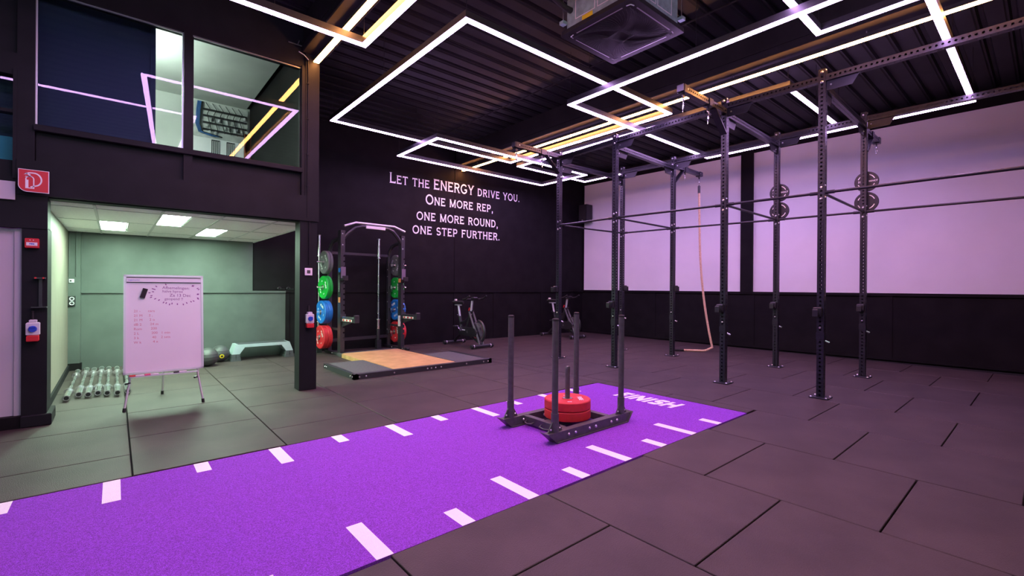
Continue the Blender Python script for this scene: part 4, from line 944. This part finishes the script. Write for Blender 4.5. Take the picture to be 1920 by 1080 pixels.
for x, lb in ((2.42, 'left black bar clamp lying on the dado rail behind the column'), (2.58, 'right black bar clamp lying on the dado rail behind the column')):
    t = thing('bar_clamp', lb, 'clamp', (x, 9.9 - 0.05 * x - 0.035, 1.251), 0.2, 'bar clamps on the dado rail')
    MB().tube([(0.03 * math.cos(2 * PI * i / 16), 0, 0.031 + 0.03 * 0.6 * math.sin(2 * PI * i / 16)) for i in range(16)], 0.011, 8, closed=True).build('ring', M_plastic, t)
    MB().box(0.02, 0.10, -0.012, 0.012, 0.004, 0.026, 0.003).build('lever', M_plastic, t)

# ================================================================== WALL FIXTURES
def cee(label, x):
    t = thing('power_outlet', label, 'power outlet', (x, 6.198, 0.80), 0, 'industrial outlets on the black pillars')
    MB().box(-0.045, 0.045, -0.07, 0, 0.055, 0.175, 0.008).build('housing', M_socket, t)
    MB().box(-0.025, 0.025, -0.06, 0, 0.175, 0.20, 0.004).build('cable_gland', M_socket, t)
    MB().lathe([(0.0, 0.018), (0.026, 0.018), (0.030, 0.0)], 20, (0.0, -0.07, 0.115), (0, -1, 0)).build('blue_socket', M_sblue, t)
    MB().box(-0.022, 0.022, -0.092, -0.086, 0.125, 0.14, 0.002).build('socket_flap', M_sblue, t)
    MB().box(-0.040, 0.040, -0.085, -0.005, 0.0, 0.055, 0.006).build('red_socket', M_sred, t)
    MB().cyl((-0.005, -0.012, 0.20), (-0.005, -0.012, 0.28), 0.009, 8).build('cable', M_rubblk, t)
cee('white industrial outlet box with blue and red sockets on the middle column', 1.888)
cee('white industrial outlet box with blue and red sockets on the left pillar', -0.575)
t = thing('room_thermostat', 'small white square wall thermostat on the middle column', 'thermostat', (1.878, 6.198, 1.465))
MB().box(-0.045, 0.045, -0.016, 0, 0.0, 0.095, 0.004).build('plate', M_signw, t); MB().box(-0.02, 0.02, -0.02, -0.016, 0.026, 0.068, 0.002).build('display', M_sled, t)
t = thing('fire_call_point', 'red manual fire alarm call point on the left pillar', 'fire alarm', (-0.585, 6.198, 1.665))
MB().box(-0.046, 0.046, -0.045, 0, 0.0, 0.09, 0.005).build('housing', M_sign, t); MB().box(-0.036, 0.036, -0.048, -0.044, 0.022, 0.052).build('glass_plate', M_signw, t)
text_mb('FIRE', 0.018, lambda u, v, d: (u, -0.0485, 0.037 + v), bold=0.0008).build('lettering', M_sblue, t)
for x in (-0.012, 0.010): MB().cyl((x, -0.047, 0.073), (x, -0.044, 0.073), 0.004, 8).build('lamp', M_signw, t)
t = thing('extinguisher_bracket', 'empty black extinguisher bracket on the left pillar above the outlet', 'bracket', (-0.53, 6.198, 1.12))
MB().box(-0.012, 0.012, -0.012, 0, 0.0, 0.27).build('spine', M_steel, t); MB().box(-0.04, 0.035, -0.05, -0.005, 0.26, 0.275).build('hook', M_steel, t)
for x in (-0.03, 0.022): MB().cyl((x, -0.05, 0.268), (x, -0.058, 0.268), 0.008, 8).build('hook_tip', M_sred, t)
MB().box(-0.06, 0.045, -0.045, -0.005, -0.012, 0.0).build('foot', M_steel, t)
t = thing('fire_sign', 'red and white fire extinguisher sign on the mezzanine fascia', 'sign', (-0.57, 6.10, 2.175))
ca = [(-0.10 + 0.05, 0.0)]; 
poly = [(0.10, 0.0), (0.10, 0.205), (-0.10, 0.205), (-0.10, 0.06)] + [(-0.04 + 0.06 * math.cos(a), 0.06 + 0.06 * math.sin(a)) for a in [PI + i * PI / 2 / 8 for i in range(1, 9)]]
MB().prism(poly, lambda u, v, k: (u, (0.0 if k else 0.012), v)).build('border', M_signw, t)
poly2 = [(u * 0.95, 0.1025 + (v - 0.1025) * 0.95) for u, v in poly]
MB().prism(poly2, lambda u, v, k: (u, (-0.0012 if k else 0.0), v)).build('plate', M_sign, t)
pic = MB()
def pst(pts, w): stroke(pic, pts, w, lambda u, v: (u, -0.0022, v))
pst([(-0.05, 0.035), (-0.05, 0.115)] + arc(-0.025, 0.118, 0.025, 0.025, 180, 0, 8) + [(0.0, 0.035), (-0.05, 0.035)], 0.008)
pst([(-0.040, 0.04), (-0.040, 0.11)], 0.012); pst([(-0.025, 0.14), (-0.025, 0.155), (-0.045, 0.165)] + arc(-0.01, 0.155, 0.045, 0.02, 160, 90, 6) + arc(0.0, 0.115, 0.05, 0.06, 80, -60, 12) + [(-0.02, 0.045)], 0.011)
pst([(-0.055, 0.138), (-0.025, 0.142)], 0.006)
pic.build('pictogram', M_signw, t)
for z in (0.03, 0.17): MB().box(-0.09, -0.06, 0.012, 0.08, z, z + 0.02).build('standoff', M_steel, t)
t = thing('light_switch', 'small metal switch plate on the dark alcove pilaster', 'switch', (-0.505, 9.818, 1.355))
MB().box(-0.03, 0.03, -0.012, 0, 0, 0.06, 0.003).build('plate', M_alu, t); MB().cyl((-0.01, -0.02, 0.03), (-0.01, -0.012, 0.03), 0.012, 10).build('button', M_plastic, t)
t = thing('double_socket', 'double black wall socket below the switch on the alcove pilaster', 'socket', (-0.50, 9.818, 1.0))
MB().box(-0.04, 0.04, -0.03, 0, 0, 0.15, 0.004).build('plate', M_plastic, t)
for z in (0.04, 0.11): MB().lathe([(0.018, 0.004), (0.027, 0.006), (0.030, 0)], 18, (0, -0.03, z), (0, -1, 0)).build('socket_ring', M_alu, t)
t = thing('wall_speaker', 'black loudspeaker bracketed to the white wall in the far corner', 'speaker', (10.70, 9.12, 3.29))
MB().box(-0.14, 0.12, -0.16, 0.14, 0.0, 0.52, 0.012).build('cabinet', M_plastic, t)
MB().box(-0.155, -0.14, -0.145, 0.125, 0.02, 0.50, 0.004).build('grille', M_rubblk, t); MB().box(-0.158, -0.154, -0.03, 0.01, 0.045, 0.06).build('badge', M_alu, t)
MB().box(0.12, 0.20, -0.03, 0.03, 0.2, 0.3).build('bracket', M_steel, t)

# ================================================================== AIR CONDITIONER
t = thing('ceiling_air_conditioner', 'square ceiling cassette air conditioner with a black swirl grille', 'air conditioner', (4.195, 3.08, 4.10))
pn = [(0.475 * a, 0.475 * b) for a, b in ((-1, -.94), (-.985, -.985), (-.94, -1), (.94, -1), (.985, -.985), (1, -.94), (1, .94), (.985, .985), (.94, 1), (-.94, 1), (-.985, .985), (-1, .94))]
MB().prism(pn, lambda u, v, k: (u, v, 0.0 if k == 0 else 0.045)).build('grille_panel', M_plastic, t)
hs = MB().box(-0.42, 0.42, -0.42, 0.42, 0.045, 0.40, 0.004).build('housing', M_galv, t)
for s in (-1, 1):
    for a, b in ((-0.30, 0.0), (0.03, 0.30)):
        for e in ((a, b, 0.14, 0.147), (a, b, 0.34, 0.347), (a, a + 0.007, 0.14, 0.34), (b - 0.007, b, 0.14, 0.34)):
            MB().box(-0.4225, -0.42, e[0], e[1], e[2], e[3]).build('sheet_seam', M_signw, hs) if s < 0 else MB().box(e[0], e[1], -0.4225, -0.42, e[2], e[3]).build('sheet_seam', M_signw, hs)
MB().box(-0.424, -0.42, 0.06, 0.2, 0.08, 0.13).build('warning_label', M_yellow, hs)
sw = MB(); q = 0.36
for k in range(4):
    c, s_ = math.cos(k * PI / 2), math.sin(k * PI / 2)
    for i in range(17):
        u = -q + 2 * q * i / 16; tx, ty = 0.10 * math.cos(2.2 * i / 16 + 0.6), 0.10 * math.sin(2.2 * i / 16 + 0.6) - 0.0
        pts = []
        for j in range(7):
            f = j / 6; a = f * 1.25; x, y = u * (1 - f) + tx * f, q * (1 - f) + ty * f
            x, y = x * math.cos(a * .5) - y * math.sin(a * .5), x * math.sin(a * .5) + y * math.cos(a * .5)
            pts.append((x * c - y * s_, x * s_ + y * c, -0.004 - 0.012 * f))
        sw.tube(pts, 0.0022, 4)
sw.build('swirl_vanes', M_sled, t)
for k in range(4):
    c, s_ = math.cos(k * PI / 2), math.sin(k * PI / 2)
    def rr_(x, y, z): return (x * c - y * s_, x * s_ + y * c, z)
    MB().add([rr_(-0.30, -0.405, -0.001), rr_(0.30, -0.405, -0.001), rr_(0.30, -0.392, -0.003), rr_(-0.30, -0.392, -0.003)], [(0, 1, 2, 3)]).build('outlet_flap', M_alu, t)
    MB().tube([rr_(0.345, -0.398, 0), rr_(0.385, -0.39, -0.002), rr_(0.39, -0.385, -0.002), rr_(0.398, -0.345, 0)], 0.006, 6).build('corner_trim', M_alu, t)
for a in (-1, 1):
    for b in (-1, 1):
        MB().cyl((a * 0.45, b * 0.45 * (1 if a * b > 0 else 1), 0.16), (a * 0.45, b * 0.45, ZC - 4.1), 0.006, 8).build('threaded_rod', M_zinc, t)
        MB().box(a * 0.45 - 0.03, a * 0.45 + 0.03, b * 0.45 - 0.03, b * 0.45 + 0.03, 0.13, 0.165).build('rod_bracket', M_galv, t)
MB().tube([(-0.40, 0.36, 0.26), (-0.5, 0.38, 0.27), (-0.62, 0.42, 0.34), (-0.85, 0.46, 0.44), (-1.2, 0.46, 0.50), (-2.0, 0.40, 0.55)], 0.032, 10).build('insulated_pipe', M_rubblk, t)
